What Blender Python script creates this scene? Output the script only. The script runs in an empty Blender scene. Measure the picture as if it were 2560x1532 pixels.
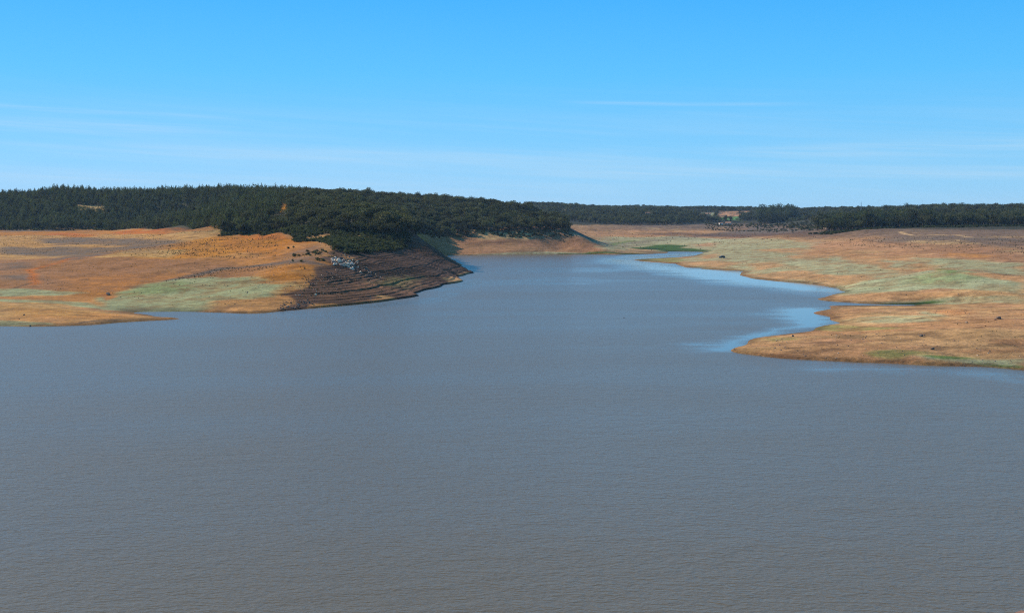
import bpy, bmesh, math, random
import numpy as np
from mathutils import Vector
R = math.radians
random.seed(7); rng = np.random.default_rng(11)
S = bpy.context.scene
COL = S.collection

# ------------------------------------------------------------------ camera, sky, sun, exposure
F, CX, HY, H = 2850.0, 1280.0, 545.0, 30.0        # focal length and horizon in photograph pixels, eye height above the water
cam = bpy.data.cameras.new('camera'); co = bpy.data.objects.new('camera', cam); COL.objects.link(co)
co.location = (0, 0, H); co.rotation_euler = (R(90), 0, 0)
cam.sensor_width = 36; cam.lens = 36 * F / 2560; cam.shift_y = -(766 - HY) / 2560
cam.clip_start = 0.5; cam.clip_end = 40000
S.camera = co

SUN_AZ, SUN_EL = -55.0, 29.0                      # degrees right of the view direction, above the horizon
w = bpy.data.worlds.new('World'); S.world = w; w.use_nodes = True
nt = w.node_tree; nd = nt.nodes; lk = nt.links
bg = nd['Background']
sky = nd.new('ShaderNodeTexSky'); sky.sky_type = 'NISHITA'; sky.sun_disc = False
sky.sun_elevation = R(SUN_EL); sky.sun_rotation = R(SUN_AZ)
sky.air_density = 1.0; sky.dust_density = 0.0; sky.ozone_density = 7.0; sky.altitude = 3000
# thin cirrus streaks: noise over azimuth / elevation of the sky dome
tc = nd.new('ShaderNodeTexCoord'); sx = nd.new('ShaderNodeSeparateXYZ'); lk.new(tc.outputs['Generated'], sx.inputs[0])
def wm(op, a, b=None, c=None):
    n = nd.new('ShaderNodeMath'); n.operation = op
    for i, v in enumerate((a, b, c)):
        if v is None: continue
        if isinstance(v, (int, float)): n.inputs[i].default_value = v
        else: lk.new(v, n.inputs[i])
    return n.outputs[0]
# the camera's colour response: one curve per channel for the whole sky
sp = nd.new('ShaderNodeSeparateColor'); lk.new(sky.outputs[0], sp.inputs[0]); hs = nd.new('ShaderNodeCombineColor')
for ch, (ga, gg) in enumerate(((.75, 1.30), (.56, .62), (.80, .58))):
    lk.new(wm('MULTIPLY', wm('POWER', wm('MULTIPLY', sp.outputs[ch], .1), gg), ga * 10), hs.inputs[ch])
az = wm('ARCTAN2', sx.outputs[0], sx.outputs[1]); el = wm('ARCSINE', sx.outputs[2])
# clear-air gradient of this deep blue winter sky, the same all round, from horizon to zenith
ramp = nd.new('ShaderNodeValToRGB'); lk.new(wm('DIVIDE', wm('MAXIMUM', el, 0), math.pi / 2), ramp.inputs[0]); cr = ramp.color_ramp
stops = [(0, (.37, .67, .89)), (1.2, (.32, .645, .89)), (3, (.25, .63, .93)), (7, (.12, .56, .99)), (11, (.062, .46, 1)), (30, (.055, .28, .68)), (90, (.055, .16, .42))]
while len(cr.elements) < len(stops): cr.elements.new(.5)
for e_, (d_, c_) in zip(cr.elements, stops): e_.position = d_ / 90
for e_, (d_, c_) in zip(cr.elements, stops): e_.color = (*c_, 1)
gs = nd.new('ShaderNodeVectorMath'); gs.operation = 'SCALE'; gs.inputs['Scale'].default_value = 5.4; lk.new(ramp.outputs[0], gs.inputs[0])
gmix = nd.new('ShaderNodeMix'); gmix.data_type = 'RGBA'; gmix.inputs['Factor'].default_value = .78; lk.new(hs.outputs[0], gmix.inputs['A']); lk.new(gs.outputs[0], gmix.inputs['B']); hs = gmix
def wisp(e0, slope, w, a0, a1, soft, amp):
    d = wm('DIVIDE', wm('SUBTRACT', el, wm('ADD', wm('MULTIPLY', az, slope), e0)), w); g = wm('EXPONENT', wm('MULTIPLY', wm('MULTIPLY', d, d), -1))
    def edge(lo, hi):
        m_ = nd.new('ShaderNodeMapRange'); m_.interpolation_type = 'SMOOTHSTEP'; m_.inputs['From Min'].default_value = lo; m_.inputs['From Max'].default_value = hi; lk.new(az, m_.inputs[0]); return m_.outputs[0]
    return wm('MULTIPLY', wm('MULTIPLY', g, wm('MULTIPLY', edge(a0 - soft, a0 + soft), edge(a1 + soft, a1 - soft))), amp)
def cirrus(sa, se, tilt, seed, lo, hi):
    cb = nd.new('ShaderNodeCombineXYZ')
    lk.new(wm('MULTIPLY', az, sa), cb.inputs[0])
    lk.new(wm('MULTIPLY', wm('ADD', el, wm('MULTIPLY', az, tilt)), se), cb.inputs[1]); cb.inputs[2].default_value = seed
    n = nd.new('ShaderNodeTexNoise'); n.inputs['Scale'].default_value = 1; n.inputs['Detail'].default_value = 5; n.inputs['Distortion'].default_value = 0.35
    lk.new(cb.outputs[0], n.inputs['Vector'])
    mr = nd.new('ShaderNodeMapRange'); mr.interpolation_type = 'SMOOTHSTEP'
    mr.inputs['From Min'].default_value = lo; mr.inputs['From Max'].default_value = hi
    lk.new(n.outputs['Fac'], mr.inputs[0]); return mr.outputs[0]
def band(e0, e1, e2):                              # cirrus lie in a low layer of the sky
    a = nd.new('ShaderNodeMapRange'); a.inputs['From Min'].default_value = R(e2); a.inputs['From Max'].default_value = R(e1); a.interpolation_type = 'SMOOTHSTEP'
    lk.new(el, a.inputs[0]); return a.outputs[0]
c1 = cirrus(2.6, 75, 0.05, 5.7, 0.40, 0.74); c2 = cirrus(7.0, 210, 0.06, 8.3, 0.44, 0.80)
cl = wm('MULTIPLY', wm('ADD', wm('MULTIPLY', c1, 0.55), wm('MULTIPLY', c2, 0.35)), band(0, 2.5, 7.5))
fib = cirrus(9.0, 330, 0.03, 2.2, 0.30, 0.75)
ws = None
for a_ in ((.071, -.012, .0055, -1.3, -.27, .06, .55), (.0785, -.025, .0028, -1.2, -.26, .05, .42), (.1015, -.02, .0016, .06, .24, .04, .50), (.058, -.004, .0065, .22, 1.4, .08, .60), (.040, -.01, .0050, .05, 1.3, .12, .45), (.052, -.015, .0060, -.35, .10, .10, .35), (.030, -.01, .0070, -1.3, .0, .15, .35)):
    v_ = wisp(*a_); ws = v_ if ws is None else wm('ADD', ws, v_)
cl = wm('ADD', wm('MULTIPLY', cl, .35), wm('MULTIPLY', wm('MULTIPLY', ws, .68), wm('ADD', wm('MULTIPLY', fib, .75), .25)))
cl = wm('MINIMUM', cl, 0.6)
mx = nd.new('ShaderNodeMix'); mx.data_type = 'RGBA'; lk.new(cl, mx.inputs['Factor'])
lk.new(hs.outputs['Result'], mx.inputs['A']); mx.inputs['B'].default_value = (3.0, 4.05, 4.95, 1)
lk.new(mx.outputs['Result'], bg.inputs['Color']); bg.inputs['Strength'].default_value = 0.15

sl = bpy.data.lights.new('sun', 'SUN'); sl.energy = 5.0; sl.angle = R(0.53); sl.color = (1.0, 0.91, 0.77)
so = bpy.data.objects.new('sun', sl); COL.objects.link(so)
sd = Vector((math.sin(R(SUN_AZ)) * math.cos(R(SUN_EL)), math.cos(R(SUN_AZ)) * math.cos(R(SUN_EL)), math.sin(R(SUN_EL))))
so.rotation_euler = sd.to_track_quat('Z', 'Y').to_euler(); so.location = (-200, 200, 300)

S.view_settings.view_transform = 'Standard'; S.view_settings.look = 'None'; S.view_settings.gamma = 1
S.view_settings.use_curve_mapping = False; S.view_settings.exposure = 0.3
S.cycles.pixel_filter_type = 'BLACKMAN_HARRIS'; S.cycles.filter_width = 1.1
S.render.engine = 'CYCLES'; S.cycles.use_denoising = False
S.cycles.max_bounces = 6; S.cycles.diffuse_bounces = 3; S.cycles.glossy_bounces = 2; S.cycles.transmission_bounces = 2; S.cycles.volume_bounces = 0
S.cycles.transparent_max_bounces = 4

# ------------------------------------------------------------------ helpers
def tag(o, label=None, cat=None, group=None, kind=None):
    if label: o['label'] = label
    if cat: o['category'] = cat
    if group: o['group'] = group
    if kind: o['kind'] = kind
    return o
def link(o, parent=None):
    COL.objects.link(o)
    if parent is not None: o.parent = parent
    return o
def mesh_obj(name, verts, faces, mat, parent=None, smooth=False):
    me = bpy.data.meshes.new(name); me.from_pydata(verts, [], faces)
    if mat is not None: me.materials.append(mat)
    if smooth: me.polygons.foreach_set('use_smooth', [True] * len(me.polygons))
    me.update(); return link(bpy.data.objects.new(name, me), parent)
def empty(name, loc, rz=0.0):
    o = bpy.data.objects.new(name, None); o.location = loc; o.rotation_euler = (0, 0, rz); o.empty_display_size = 0.5
    return link(o)
def box(x0, x1, y0, y1, z0, z1):
    v = [(x0,y0,z0),(x1,y0,z0),(x1,y1,z0),(x0,y1,z0),(x0,y0,z1),(x1,y0,z1),(x1,y1,z1),(x0,y1,z1)]
    return v, [(0,3,2,1),(4,5,6,7),(0,1,5,4),(1,2,6,5),(2,3,7,6),(3,0,4,7)]
def merge(*parts):
    V, Fc = [], []
    for v, f in parts:
        k = len(V); V += list(v); Fc += [tuple(i + k for i in q) for q in f]
    return V, Fc
def tube(pts, radii, n=6):
    V, Fc = [], []
    for (p, r) in zip(pts, radii):
        for i in range(n):
            a = 2 * math.pi * i / n; V.append((p[0] + r * math.cos(a), p[1] + r * math.sin(a), p[2]))
    for k in range(len(pts) - 1):
        for i in range(n):
            j = (i + 1) % n; Fc.append((k*n+i, k*n+j, (k+1)*n+j, (k+1)*n+i))
    Fc.append(tuple(range(n))[::-1]); Fc.append(tuple(range((len(pts)-1)*n, len(pts)*n)))
    return V, Fc

def mat(name, color, rough=0.9, spec=0.2, var=0.0, scale=1.0, bump=0.0, rand=0.0, metallic=0.0):
    m = bpy.data.materials.new(name); m.use_nodes = True; t = m.node_tree; p = t.nodes['Principled BSDF']
    p.inputs['Base Color'].default_value = (*color, 1); p.inputs['Roughness'].default_value = rough
    p.inputs['Specular IOR Level'].default_value = spec; p.inputs['Metallic'].default_value = metallic
    if var or rand or bump:
        tx = t.nodes.new('ShaderNodeTexCoord'); n = t.nodes.new('ShaderNodeTexNoise'); n.inputs['Scale'].default_value = scale; n.inputs['Detail'].default_value = 4
        t.links.new(tx.outputs['Object'], n.inputs['Vector'])
        mr = t.nodes.new('ShaderNodeMapRange'); mr.inputs['From Min'].default_value = 0.25; mr.inputs['From Max'].default_value = 0.75
        mr.inputs['To Min'].default_value = 1 - var; mr.inputs['To Max'].default_value = 1 + var; t.links.new(n.outputs['Fac'], mr.inputs[0])
        val = mr.outputs[0]
        if rand:
            oi = t.nodes.new('ShaderNodeObjectInfo'); r2 = t.nodes.new('ShaderNodeMapRange')
            r2.inputs['To Min'].default_value = 1 - rand; r2.inputs['To Max'].default_value = 1 + rand; t.links.new(oi.outputs['Random'], r2.inputs[0])
            mm = t.nodes.new('ShaderNodeMath'); mm.operation = 'MULTIPLY'; t.links.new(val, mm.inputs[0]); t.links.new(r2.outputs[0], mm.inputs[1]); val = mm.outputs[0]
            hsv = t.nodes.new('ShaderNodeHueSaturation'); hsv.inputs['Color'].default_value = (*color, 1); t.links.new(val, hsv.inputs['Value'])
            h2 = t.nodes.new('ShaderNodeMapRange'); h2.inputs['To Min'].default_value = 0.5 - 0.05 * rand; h2.inputs['To Max'].default_value = 0.5 + 0.05 * rand
            ml = t.nodes.new('ShaderNodeMath'); ml.operation = 'FRACT'; mk = t.nodes.new('ShaderNodeMath'); mk.operation = 'MULTIPLY'; mk.inputs[1].default_value = 7.31
            t.links.new(oi.outputs['Random'], mk.inputs[0]); t.links.new(mk.outputs[0], ml.inputs[0]); t.links.new(ml.outputs[0], h2.inputs[0]); t.links.new(h2.outputs[0], hsv.inputs['Hue'])
            t.links.new(hsv.outputs[0], p.inputs['Base Color'])
        else:
            hsv = t.nodes.new('ShaderNodeHueSaturation'); hsv.inputs['Color'].default_value = (*color, 1); t.links.new(val, hsv.inputs['Value']); t.links.new(hsv.outputs[0], p.inputs['Base Color'])
        if bump:
            b = t.nodes.new('ShaderNodeBump'); b.inputs['Strength'].default_value = bump; b.inputs['Distance'].default_value = 0.1
            t.links.new(n.outputs['Fac'], b.inputs['Height']); t.links.new(b.outputs[0], p.inputs['Normal'])
    return m

def hash2(ix, iy, s):
    h = (ix.astype(np.int64) * 374761393 + iy.astype(np.int64) * 668265263 + s * 1442695041) & 0xFFFFFFFF
    h = ((h ^ (h >> 13)) * 1274126177) & 0xFFFFFFFF
    return ((h ^ (h >> 16)) & 0xFFFFFF) / float(0xFFFFFF)
def vnoise(x, y, s=0):
    ix = np.floor(x); iy = np.floor(y); fx = x - ix; fy = y - iy
    fx = fx * fx * (3 - 2 * fx); fy = fy * fy * (3 - 2 * fy)
    a = hash2(ix, iy, s); b = hash2(ix + 1, iy, s); c = hash2(ix, iy + 1, s); d = hash2(ix + 1, iy + 1, s)
    return a + (b - a) * fx + (c - a) * fy + (a - b - c + d) * fx * fy
def fbm(x, y, s=0, o=4):
    t = np.zeros_like(x); amp = 0.5; tot = 0
    for i in range(o):
        t += amp * vnoise(x, y, s + i); tot += amp; amp *= 0.5; x = x * 2.03 + 17.1; y = y * 2.03 + 5.7
    return t / tot                                   # 0..1
def sstep(a, b, x):
    t = np.clip((x - a) / (b - a), 0, 1); return t * t * (3 - 2 * t)

# ------------------------------------------------------------------ the survey: plan positions of the shore, slopes and hills
def G(px, py, z):                                    # sight line to a level z -> plan position
    Y = F * (H - z) / (py - HY); return (Y * (px - CX) / F, Y, z)
def P(px, Y, z): return (Y * (px - CX) / F, Y, z)
def dense(pts, z, step):
    q = [G(a, b, z) for a, b in pts]; out = [q[0]]
    for a, b in zip(q[:-1], q[1:]):
        n = max(1, int(math.hypot(b[0]-a[0], b[1]-a[1]) / step))
        for k in range(1, n + 1): t = k / n; out.append((a[0]+(b[0]-a[0])*t, a[1]+(b[1]-a[1])*t, z))
    return out
shore_left = [(-300,822),(-150,818),(0,815),(75,816),(150,815),(230,812),(300,806),(380,801.5),(440,798.3),(446,797.6),(400,793),(375,788),(334,782.5),(404,779.3),(512,780),(600,783),(640,783),(694,779),(789,770),(870,763),(950,755),(1031,743),(1047,739),(1037,735),(1058,727),(1099,718),(1109,712),(1136,708),(1157,703),(1143,692),(1161,688),(1175,684)]
shore_mid = [(1108,639),(1135,638.5),(1243,637),(1350,636),(1458,635.2),(1535,637),(1629,635),(1668,632.5),(1673,629),(1750,630),(1760,631.5),(1737,639),(1697,643),(1656,645),(1584,649),(1602,653),(1643,656),(1688,659.5),(1710,667),(1777,673),(1856,678),(1850,688),(1880,696),(1939,702),(2020,707),(2033,710),(2088,719),(2113,729),(2075,739),(2044,748),(2075,753),(2146,758),(2190,760.5),(2146,763.5),(2075,765),(2072,773),(2036,784),(2069,790.5),(2075,798.5),(2100,808),(2047,817),(2027,828),(1920,842),(1874,850),(1858,865),(1827,875),(1889,888),(1961,896),(2017,899),(2146,905),(2243,909),(2340,914),(2470,917.5),(2560,925),(2750,940)]
C = dense(shore_left, 0, 9) + dense(shore_mid, 0, 10)
C += [P(1152,648,0), P(1128,700,0), P(1112,760,0), P(1104,820,0), P(1102,870,0), P(1106,905,0)]          # the hidden inlet behind the headland
for px, py, z in [(600,900,-5),(1280,900,-5),(1280,760,-4),(1400,690,-3),(1700,760,-3),(1900,760,-1.2),(200,860,-3),(600,820,-2.5),(1000,800,-4),(1240,700,-4),(1500,660,-1.4),
                  (1560,643,-.5),(1700,635,-.35),(1900,720,-1),(1280,660,-2.5),(2000,820,-.5),(2050,795,-.3),(1980,775,-.8),(2020,735,-.6),(2080,759.5,-.25),(1700,880,-3),(2200,960,-3),(2500,960,-2),(400,830,-2),
                  (1500,642,-.8),(1300,645,-1.2),(1150,645,-1.2),(1800,690,-1.2),(1750,672,-.5),(430,788,-.5),(560,800,-1.5),(900,790,-2.5),(1120,740,-2.5),(1200,710,-3),(1700,910,-4),(60,850,-2),(-300,860,-2)]: C.append(G(px, py, z))
for x in range(-160, 161, 40): C += [(x, 90, -7), (x, 150, -6)]
# land: seen points (px, py, level)
land = [(0,765,2.1),(100,772,1.7),(200,783,1.2),(300,794,.7),(0,745,1.1),(150,754,.8),(255,771,.35),(-200,760,2.4),
 (500,735,2.3),(400,750,1.2),(600,745,2.3),(350,725,2.8),(200,715,3.2),(50,710,3.4),(-150,710,3.6),(300,672,6.5),(150,682,5.5),(0,685,5.2),(450,692,5.4),(450,660,8.8),(600,692,5.4),(600,655,9.8),(245,643,10.2),(330,626,12.2),
 (440,610,14.6),(560,591,18.2),(620,588,18.8),(640,620,14.0),(700,610,15.2),(160,640,8.2),(60,640,8.2),(-150,640,8.6),(60,610,12),(200,610,12),(-150,610,12.5),(60,590,15.4),(250,588,15.8),(400,585,16.4),(500,578,18),(0,572,19),(150,572,19),(300,571,19.2),(-200,572,19),(480,571,19),(-450,572,19),
 (690,705,5.4),(650,660,9.4),(720,630,13.6),
 (800,606,16.8),(760,600,17.4),(690,590,18.6),
 (1580,630,.7),(1640,625,1.0),(1530,618,2.2),(1500,612,2.8),(1600,612,2.2),(1700,622,1.0),(1500,600,5.6),(1650,600,5.0),(1460,585,9.5),(1500,580,10.8),(1650,582,10),(1500,566,18),(1650,566,17.6),(1420,566,18.4),
 (1800,645,2.4),(1700,651,.9),(1640,650,.5),(1800,625,3.4),(1800,610,4.6),(1800,590,7.6),(1800,576,11.8),(1850,565,16.4),(1750,565,17),(1960,563,17.2),(1760,655,1.7),(1800,665,1.2),
 (1950,660,3.1),(1900,680,1.1),(1950,690,1.1),(1950,620,5.6),(1950,590,9.6),(1950,575,13.2),(2100,650,4.8),(2100,690,2.6),(2050,700,1.2),(2150,715,1.8),(2120,705,2.0),(2100,620,7.4),(2100,595,12),(2040,574,18),(2150,578,18),(2300,579,18.2),(2450,580,18.4),(2600,580,18.6),(2800,580,18.8),
 (2300,600,13.6),(2300,625,10),(2300,650,8),(2200,640,6.6),(2500,605,13.8),(2500,640,10.4),(2500,665,8.4),(2600,640,10.8),(2600,690,7),(2280,672,5.6),(2230,700,3.2),
 (2400,681,7.9),(2340,684,7.2),(2460,685,7.3),(2300,700,5),(2520,700,6.0),(2400,715,4.2),(2300,718,3.4),(2560,715,5),(2240,718,2.6),(2400,740,2.8),(2500,740,3.2),(2600,745,3.4),(2200,740,1.5),(2120,745,.7),(2300,757,.35),(2400,756,1.1),
 (2200,780,1.5),(2120,775,.6),(2300,780,2.4),(2400,790,2.9),(2500,800,3.1),(2600,800,3.2),(2150,800,1.0),(2300,830,2.6),(2150,840,1.8),(2000,860,1.3),(2020,880,.8),(2200,870,1.5),(2350,870,1.8),(2500,870,1.9),(2450,898,.6),(2600,900,1.0),(1900,865,.8),(1880,876,.5)]
C += [G(*p) for p in land]
# the headland's spine and washed face, surveyed in plan
C += [(-87,400,3), (-87,425,5.4), (-87,450,8), (-87,475,10.6), (-87,496,13), (-86,540,16.5), (-85,570,17.8), (-64,425,3.0), (-61,450,4.5), (-60,475,5.9), (-60,496,7.2), (-46,475,2.6), (-46,496,3.6), (-55,540,9.2), (-40,540,4.7), (-71,540,13.2), (-73,496,10.4),
      (-39,570,5.4), (-55,570,10.4), (-70,570,14.6), (-35,590,4.2), (-45,590,7.8), (-58,590,12.4), (-72,600,17), (-35,618,4.6), (-48,625,9.6), (-60,640,15)]
# silhouettes and hills: (px, distance, level)
C += [P(1300,954,4.6), P(1300,980,10.6), P(1400,968,3.3), P(1400,985,9.2), P(1100,930,4), P(1100,958,9.5), P(1180,948,4.4), P(1180,974,9.6), P(1240,978,10.2), P(1240,952,4.5), P(1350,982,10), P(1350,962,4.4),
 P(1156,620,2.4), P(1136,628,4.7), P(1100,645,10.1), P(1065,662,15.4), P(1035,680,19.3), P(1150,650,1.0), P(1122,668,5.0), P(1088,690,9.5), P(1060,705,14), P(1080,760,7), P(1070,820,8), P(1060,880,10), P(1020,690,23), P(1030,780,16.5),
 P(950,690,28), P(860,690,28), P(760,720,27), P(900,780,33), P(900,950,42), P(980,800,28), P(980,950,29), P(1040,860,17), P(1040,1000,23), P(1000,740,25.5), P(760,900,42), P(1085,1010,19), P(1085,1100,32), P(1060,950,15), P(1193,1100,29), P(1256,1100,29), P(1337,1070,25),
 P(760,1150,50.5), P(840,1200,51), P(900,1200,51), P(980,1250,48), P(1085,1300,44.5), P(1193,1300,40), P(1256,1280,38.5), P(1337,1200,34.5), P(1391,1080,27), P(680,1000,46), P(620,860,33), P(560,860,24), P(520,1000,26), P(600,1150,53), P(680,1120,51), P(640,1000,45), P(712,960,43.5), P(712,830,37),
 P(1250,1030,22), P(1330,1025,21), P(1140,1012,19),
 P(1040,945,16.0), P(1100,985,15.4), P(1172,995,14.8), P(1183,1000,17.6), P(1310,1002,18.6), P(1380,1004,19.2), P(1421,1006,20.0), P(1458,988,12.6), P(1490,968,6.2), P(1512,950,3.4), P(1440,1055,17), P(1470,1035,9.6), P(1505,1000,3.6), P(1455,1150,9), P(1400,1200,14), P(1400,1350,14),
 P(-300,1350,48), P(0,1350,50.5), P(70,1350,52), P(135,1360,60), P(190,1350,55), P(260,1350,53), P(350,1340,54.5), P(450,1330,56), P(540,1290,57), P(200,1250,34), P(400,1270,34), P(0,1250,32), P(520,1150,38), P(-600,1300,45), P(-300,1230,27),
 P(0,1700,44), P(300,1700,46), P(600,1600,46), P(900,1600,46), P(1150,1700,40), P(1300,1600,34), P(-600,1900,40), P(0,2600,44), P(600,2600,42), P(1100,2600,45),
 P(1340,2000,37), P(1340,2450,53), P(1420,2350,47), P(1500,1850,26), P(1500,2100,37), P(1560,2350,45), P(1640,2000,33), P(1690,2150,40), P(1660,2700,53), P(1600,3000,52), P(1740,2900,49), P(1700,1850,27), P(1760,2150,29), P(1800,2450,34), P(1760,2400,33), P(1860,2500,36), P(1800,2900,50), P(1860,3200,51), P(1950,3100,47), P(2000,2900,46), P(2100,2800,47), P(1800,2150,24), P(1900,2050,26), P(1960,2050,28), P(1950,1750,21), P(2000,1600,21), P(2000,2300,34), P(2060,2400,42), P(2100,2000,37), P(2140,1500,26), P(2140,1800,36), P(2200,1300,23), P(2300,1300,23), P(2300,1700,37.5), P(2420,1300,24), P(2420,1650,37.5), P(2560,1250,25), P(2560,1550,38), P(2700,1300,27), P(2700,1600,38), P(2300,2200,39), P(2560,2200,39), P(2560,3000,40), P(2300,3000,40)]
for px in range(-900, 3600, 300): C += [P(px, 3900, 44 + 6 * math.sin(px)), P(px, 5600, 46), P(px, 9000, 40)]
for px in (-1400, 3900): C += [P(px, 700, 14), P(px, 1100, 25), P(px, 2000, 40), P(px, 400, 3)]
C += [P(3300,300,5), P(3300,500,10), P(3300,800,16), P(3200,1150,20), P(-800,380,2), P(-800,550,7), P(-900,800,12), P(-900,1150,19)]
C = np.array(C); 
_, ui = np.unique(np.round(C[:, :2], 1), axis=0, return_index=True); C = C[np.sort(ui)]
def dist(A, B):
    d = (A**2).sum(1)[:, None] + (B**2).sum(1)[None] - 2 * A @ B.T
    np.maximum(d, 0, out=d); d += 20.0; return np.sqrt(d, out=d)
n = len(C); K = dist(C[:, :2], C[:, :2]); np.fill_diagonal(K, math.sqrt(20.0))
A = np.zeros((n + 1, n + 1)); A[:n, :n] = K; A[:n, n] = 1; A[n, :n] = 1
wgt = np.linalg.solve(A, np.append(C[:, 2], 0))
def rbf(x, y):
    out = np.empty(len(x)); B = C[:, :2]
    for i in range(0, len(x), 40000):
        q = np.column_stack([x[i:i+40000], y[i:i+40000]]); out[i:i+40000] = dist(q, B) @ wgt[:n] + wgt[n]
    return out
def face_mask(x, y):                                 # the wave-cut slope of the headland, right of its spine
    spine = -88 + 0.06 * (y - 400)
    return sstep(-6, 14, x - spine) * sstep(360, 400, y) * sstep(740, 680, y) * sstep(-12, -18, x)
def detail(x, y, z):
    a = sstep(0.05, 3.0, z)
    near = sstep(1500, 500, y)
    z = z + a * ((fbm(x / 60, y / 60, 3) - .5) * 2.2 + (fbm(x / 14, y / 14, 9, 3) - .5) * 0.75 * near)
    zs = z
    z = z + sstep(.02, .5, z) * (fbm(x / 4, y / 4, 21, 3) - .5) * 0.22 * near
    z = z + sstep(1300, 2500, y) * (fbm(x / 260, y / 260, 41, 4) - .5) * 17 * sstep(16, 30, z)
    # drawdown benches: every lowering of the lake cut a small step
    m = face_mask(x, y)
    zw = zs + (fbm(x / 16, y / 16, 5, 3) - .5) * 0.8
    per = .6; k = np.floor(zw / per); f = zw / per - k
    st = (k + sstep(0.70, 0.99, f)) * per - zw
    z = z + m * st * (.5 + .95 * hash2(k, k * 0, 8)) * (.45 + .8 * fbm(x / 22, y / 22, 6, 3)) * sstep(.1, .9, z) * sstep(19, 12, z) * sstep(-16, -24, x)
    m2 = sstep(930, 960, y) * sstep(1080, 1010, y) * (x < 90) * (x > -90)
    per = 1.6; k = np.floor(zw / per); f = zw / per - k
    z = z + m2 * ((k + sstep(.4, .95, f)) * per - zw) * .4 * sstep(.2, 1.2, z)
    # small cut bank at the water's edge
    return z + sstep(0.0, 0.12, z) * (0.18 + 0.30 * m + 0.1 * fbm(x / 20, y / 20, 77, 2)) * sstep(1200, 700, y)
def height(x, y):
    x = np.asarray(x, float).ravel(); y = np.asarray(y, float).ravel()
    return detail(x, y, rbf(x, y))

# ------------------------------------------------------------------ ground sheet (denser where it is near)
tanmax = 1460 / F
tx_ = np.concatenate([np.linspace(-1.15, -tanmax, 46)[:-1], np.linspace(-tanmax, tanmax, 1060), np.linspace(tanmax, 1.15, 46)[1:]])
Ys = [205.0]
while Ys[-1] < 9000:
    y = Ys[-1]
    Ys.append(y + (1.0 if y < 660 else 1.0 + (y - 660) * 0.0045 if y < 1300 else 3.9 + (y - 1300) * 0.02))
Ys = np.array(Ys); nx, ny = len(tx_), len(Ys)
GX = Ys[:, None] * tx_[None]; GY = np.repeat(Ys[:, None], nx, 1)
# the smooth part is solved on every second node and interpolated
sy = np.unique(np.append(np.arange(0, ny, 2), ny - 1)); sxi = np.unique(np.append(np.arange(0, nx, 3), nx - 1))
base = rbf(GX[np.ix_(sy, sxi)].ravel(), GY[np.ix_(sy, sxi)].ravel()).reshape(len(sy), len(sxi))
b1 = np.empty((ny, len(sxi)))
for j in range(len(sxi)): b1[:, j] = np.interp(np.arange(ny), sy, base[:, j])
b2 = np.empty((ny, nx))
for i in range(ny): b2[i] = np.interp(np.arange(nx), sxi, b1[i])
gx = GX.ravel(); gy = GY.ravel(); gz = detail(gx, gy, b2.ravel())
GZ = gz.reshape(ny, nx)
horizon = np.maximum.accumulate((GZ - H) / GY, axis=0)          # running sight-line limit, for culling what no one could see
def seen(x, y, ztop, margin=0.0):
    j = np.clip(np.searchsorted(tx_, x / y), 0, nx - 1); i = np.clip(np.searchsorted(Ys, y) - 2, 0, ny - 1)
    return (ztop - H) / y > horizon[i, j] - margin
def ground_at(px, py):                               # where a sight line meets the ground
    t = (px - CX) / F; s = -(py - HY) / F
    j = int(np.clip(np.searchsorted(tx_, t), 0, nx - 1)); hit = np.nonzero((GZ[:, j] - H) / Ys >= s)[0]
    i = hit[0] if len(hit) else ny - 1
    return Ys[i] * t, Ys[i]

# ---- soil and plant cover, as areas on the ground
cover = np.empty((len(gx), 3)); 
PAL = dict(orange=(.425,.213,.090), tan=(.47,.285,.12), red=(.47,.13,.03), purple=(.27,.128,.062), brown=(.105,.053,.030), rust=(.43,.165,.045), sage=(.295,.285,.150), pale=(.36,.32,.175), green=(.13,.19,.045), heath=(.13,.092,.066),
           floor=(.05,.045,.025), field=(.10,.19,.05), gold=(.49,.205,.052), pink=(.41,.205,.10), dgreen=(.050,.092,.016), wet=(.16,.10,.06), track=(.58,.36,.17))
PAL = {k: np.array(v) for k, v in PAL.items()}
n1 = fbm(gx / 45, gy / 45, 100); n2 = fbm(gx / 11, gy / 11, 120); n3 = fbm(gx / 3.2, gy / 3.2, 140, 3); n4 = fbm(gx / 110, gy / 110, 160)
def mixc(col, a): 
    global cover
    cover += (np.asarray(col) - cover) * np.clip(a, 0, 1)[:, None]
cover[:] = PAL['orange']
mixc(PAL['tan'], sstep(.48, .68, n1) * .5); mixc(PAL['pink'], sstep(.5, .7, n2) * .5); mixc(PAL['purple'], sstep(.56, .7, fbm(gx / 26, gy / 26, 180)) * .35)
right = sstep(30, 90, gx + (gy < 900) * 0); 
mixc(PAL['heath'], sstep(9.5, 15.5, gz + (n1 - .5) * 7) * sstep(60, 200, gx) * .8)
mixc(PAL['floor'], sstep(19, 21, gz + (n2 - .5) * 3))
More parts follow.
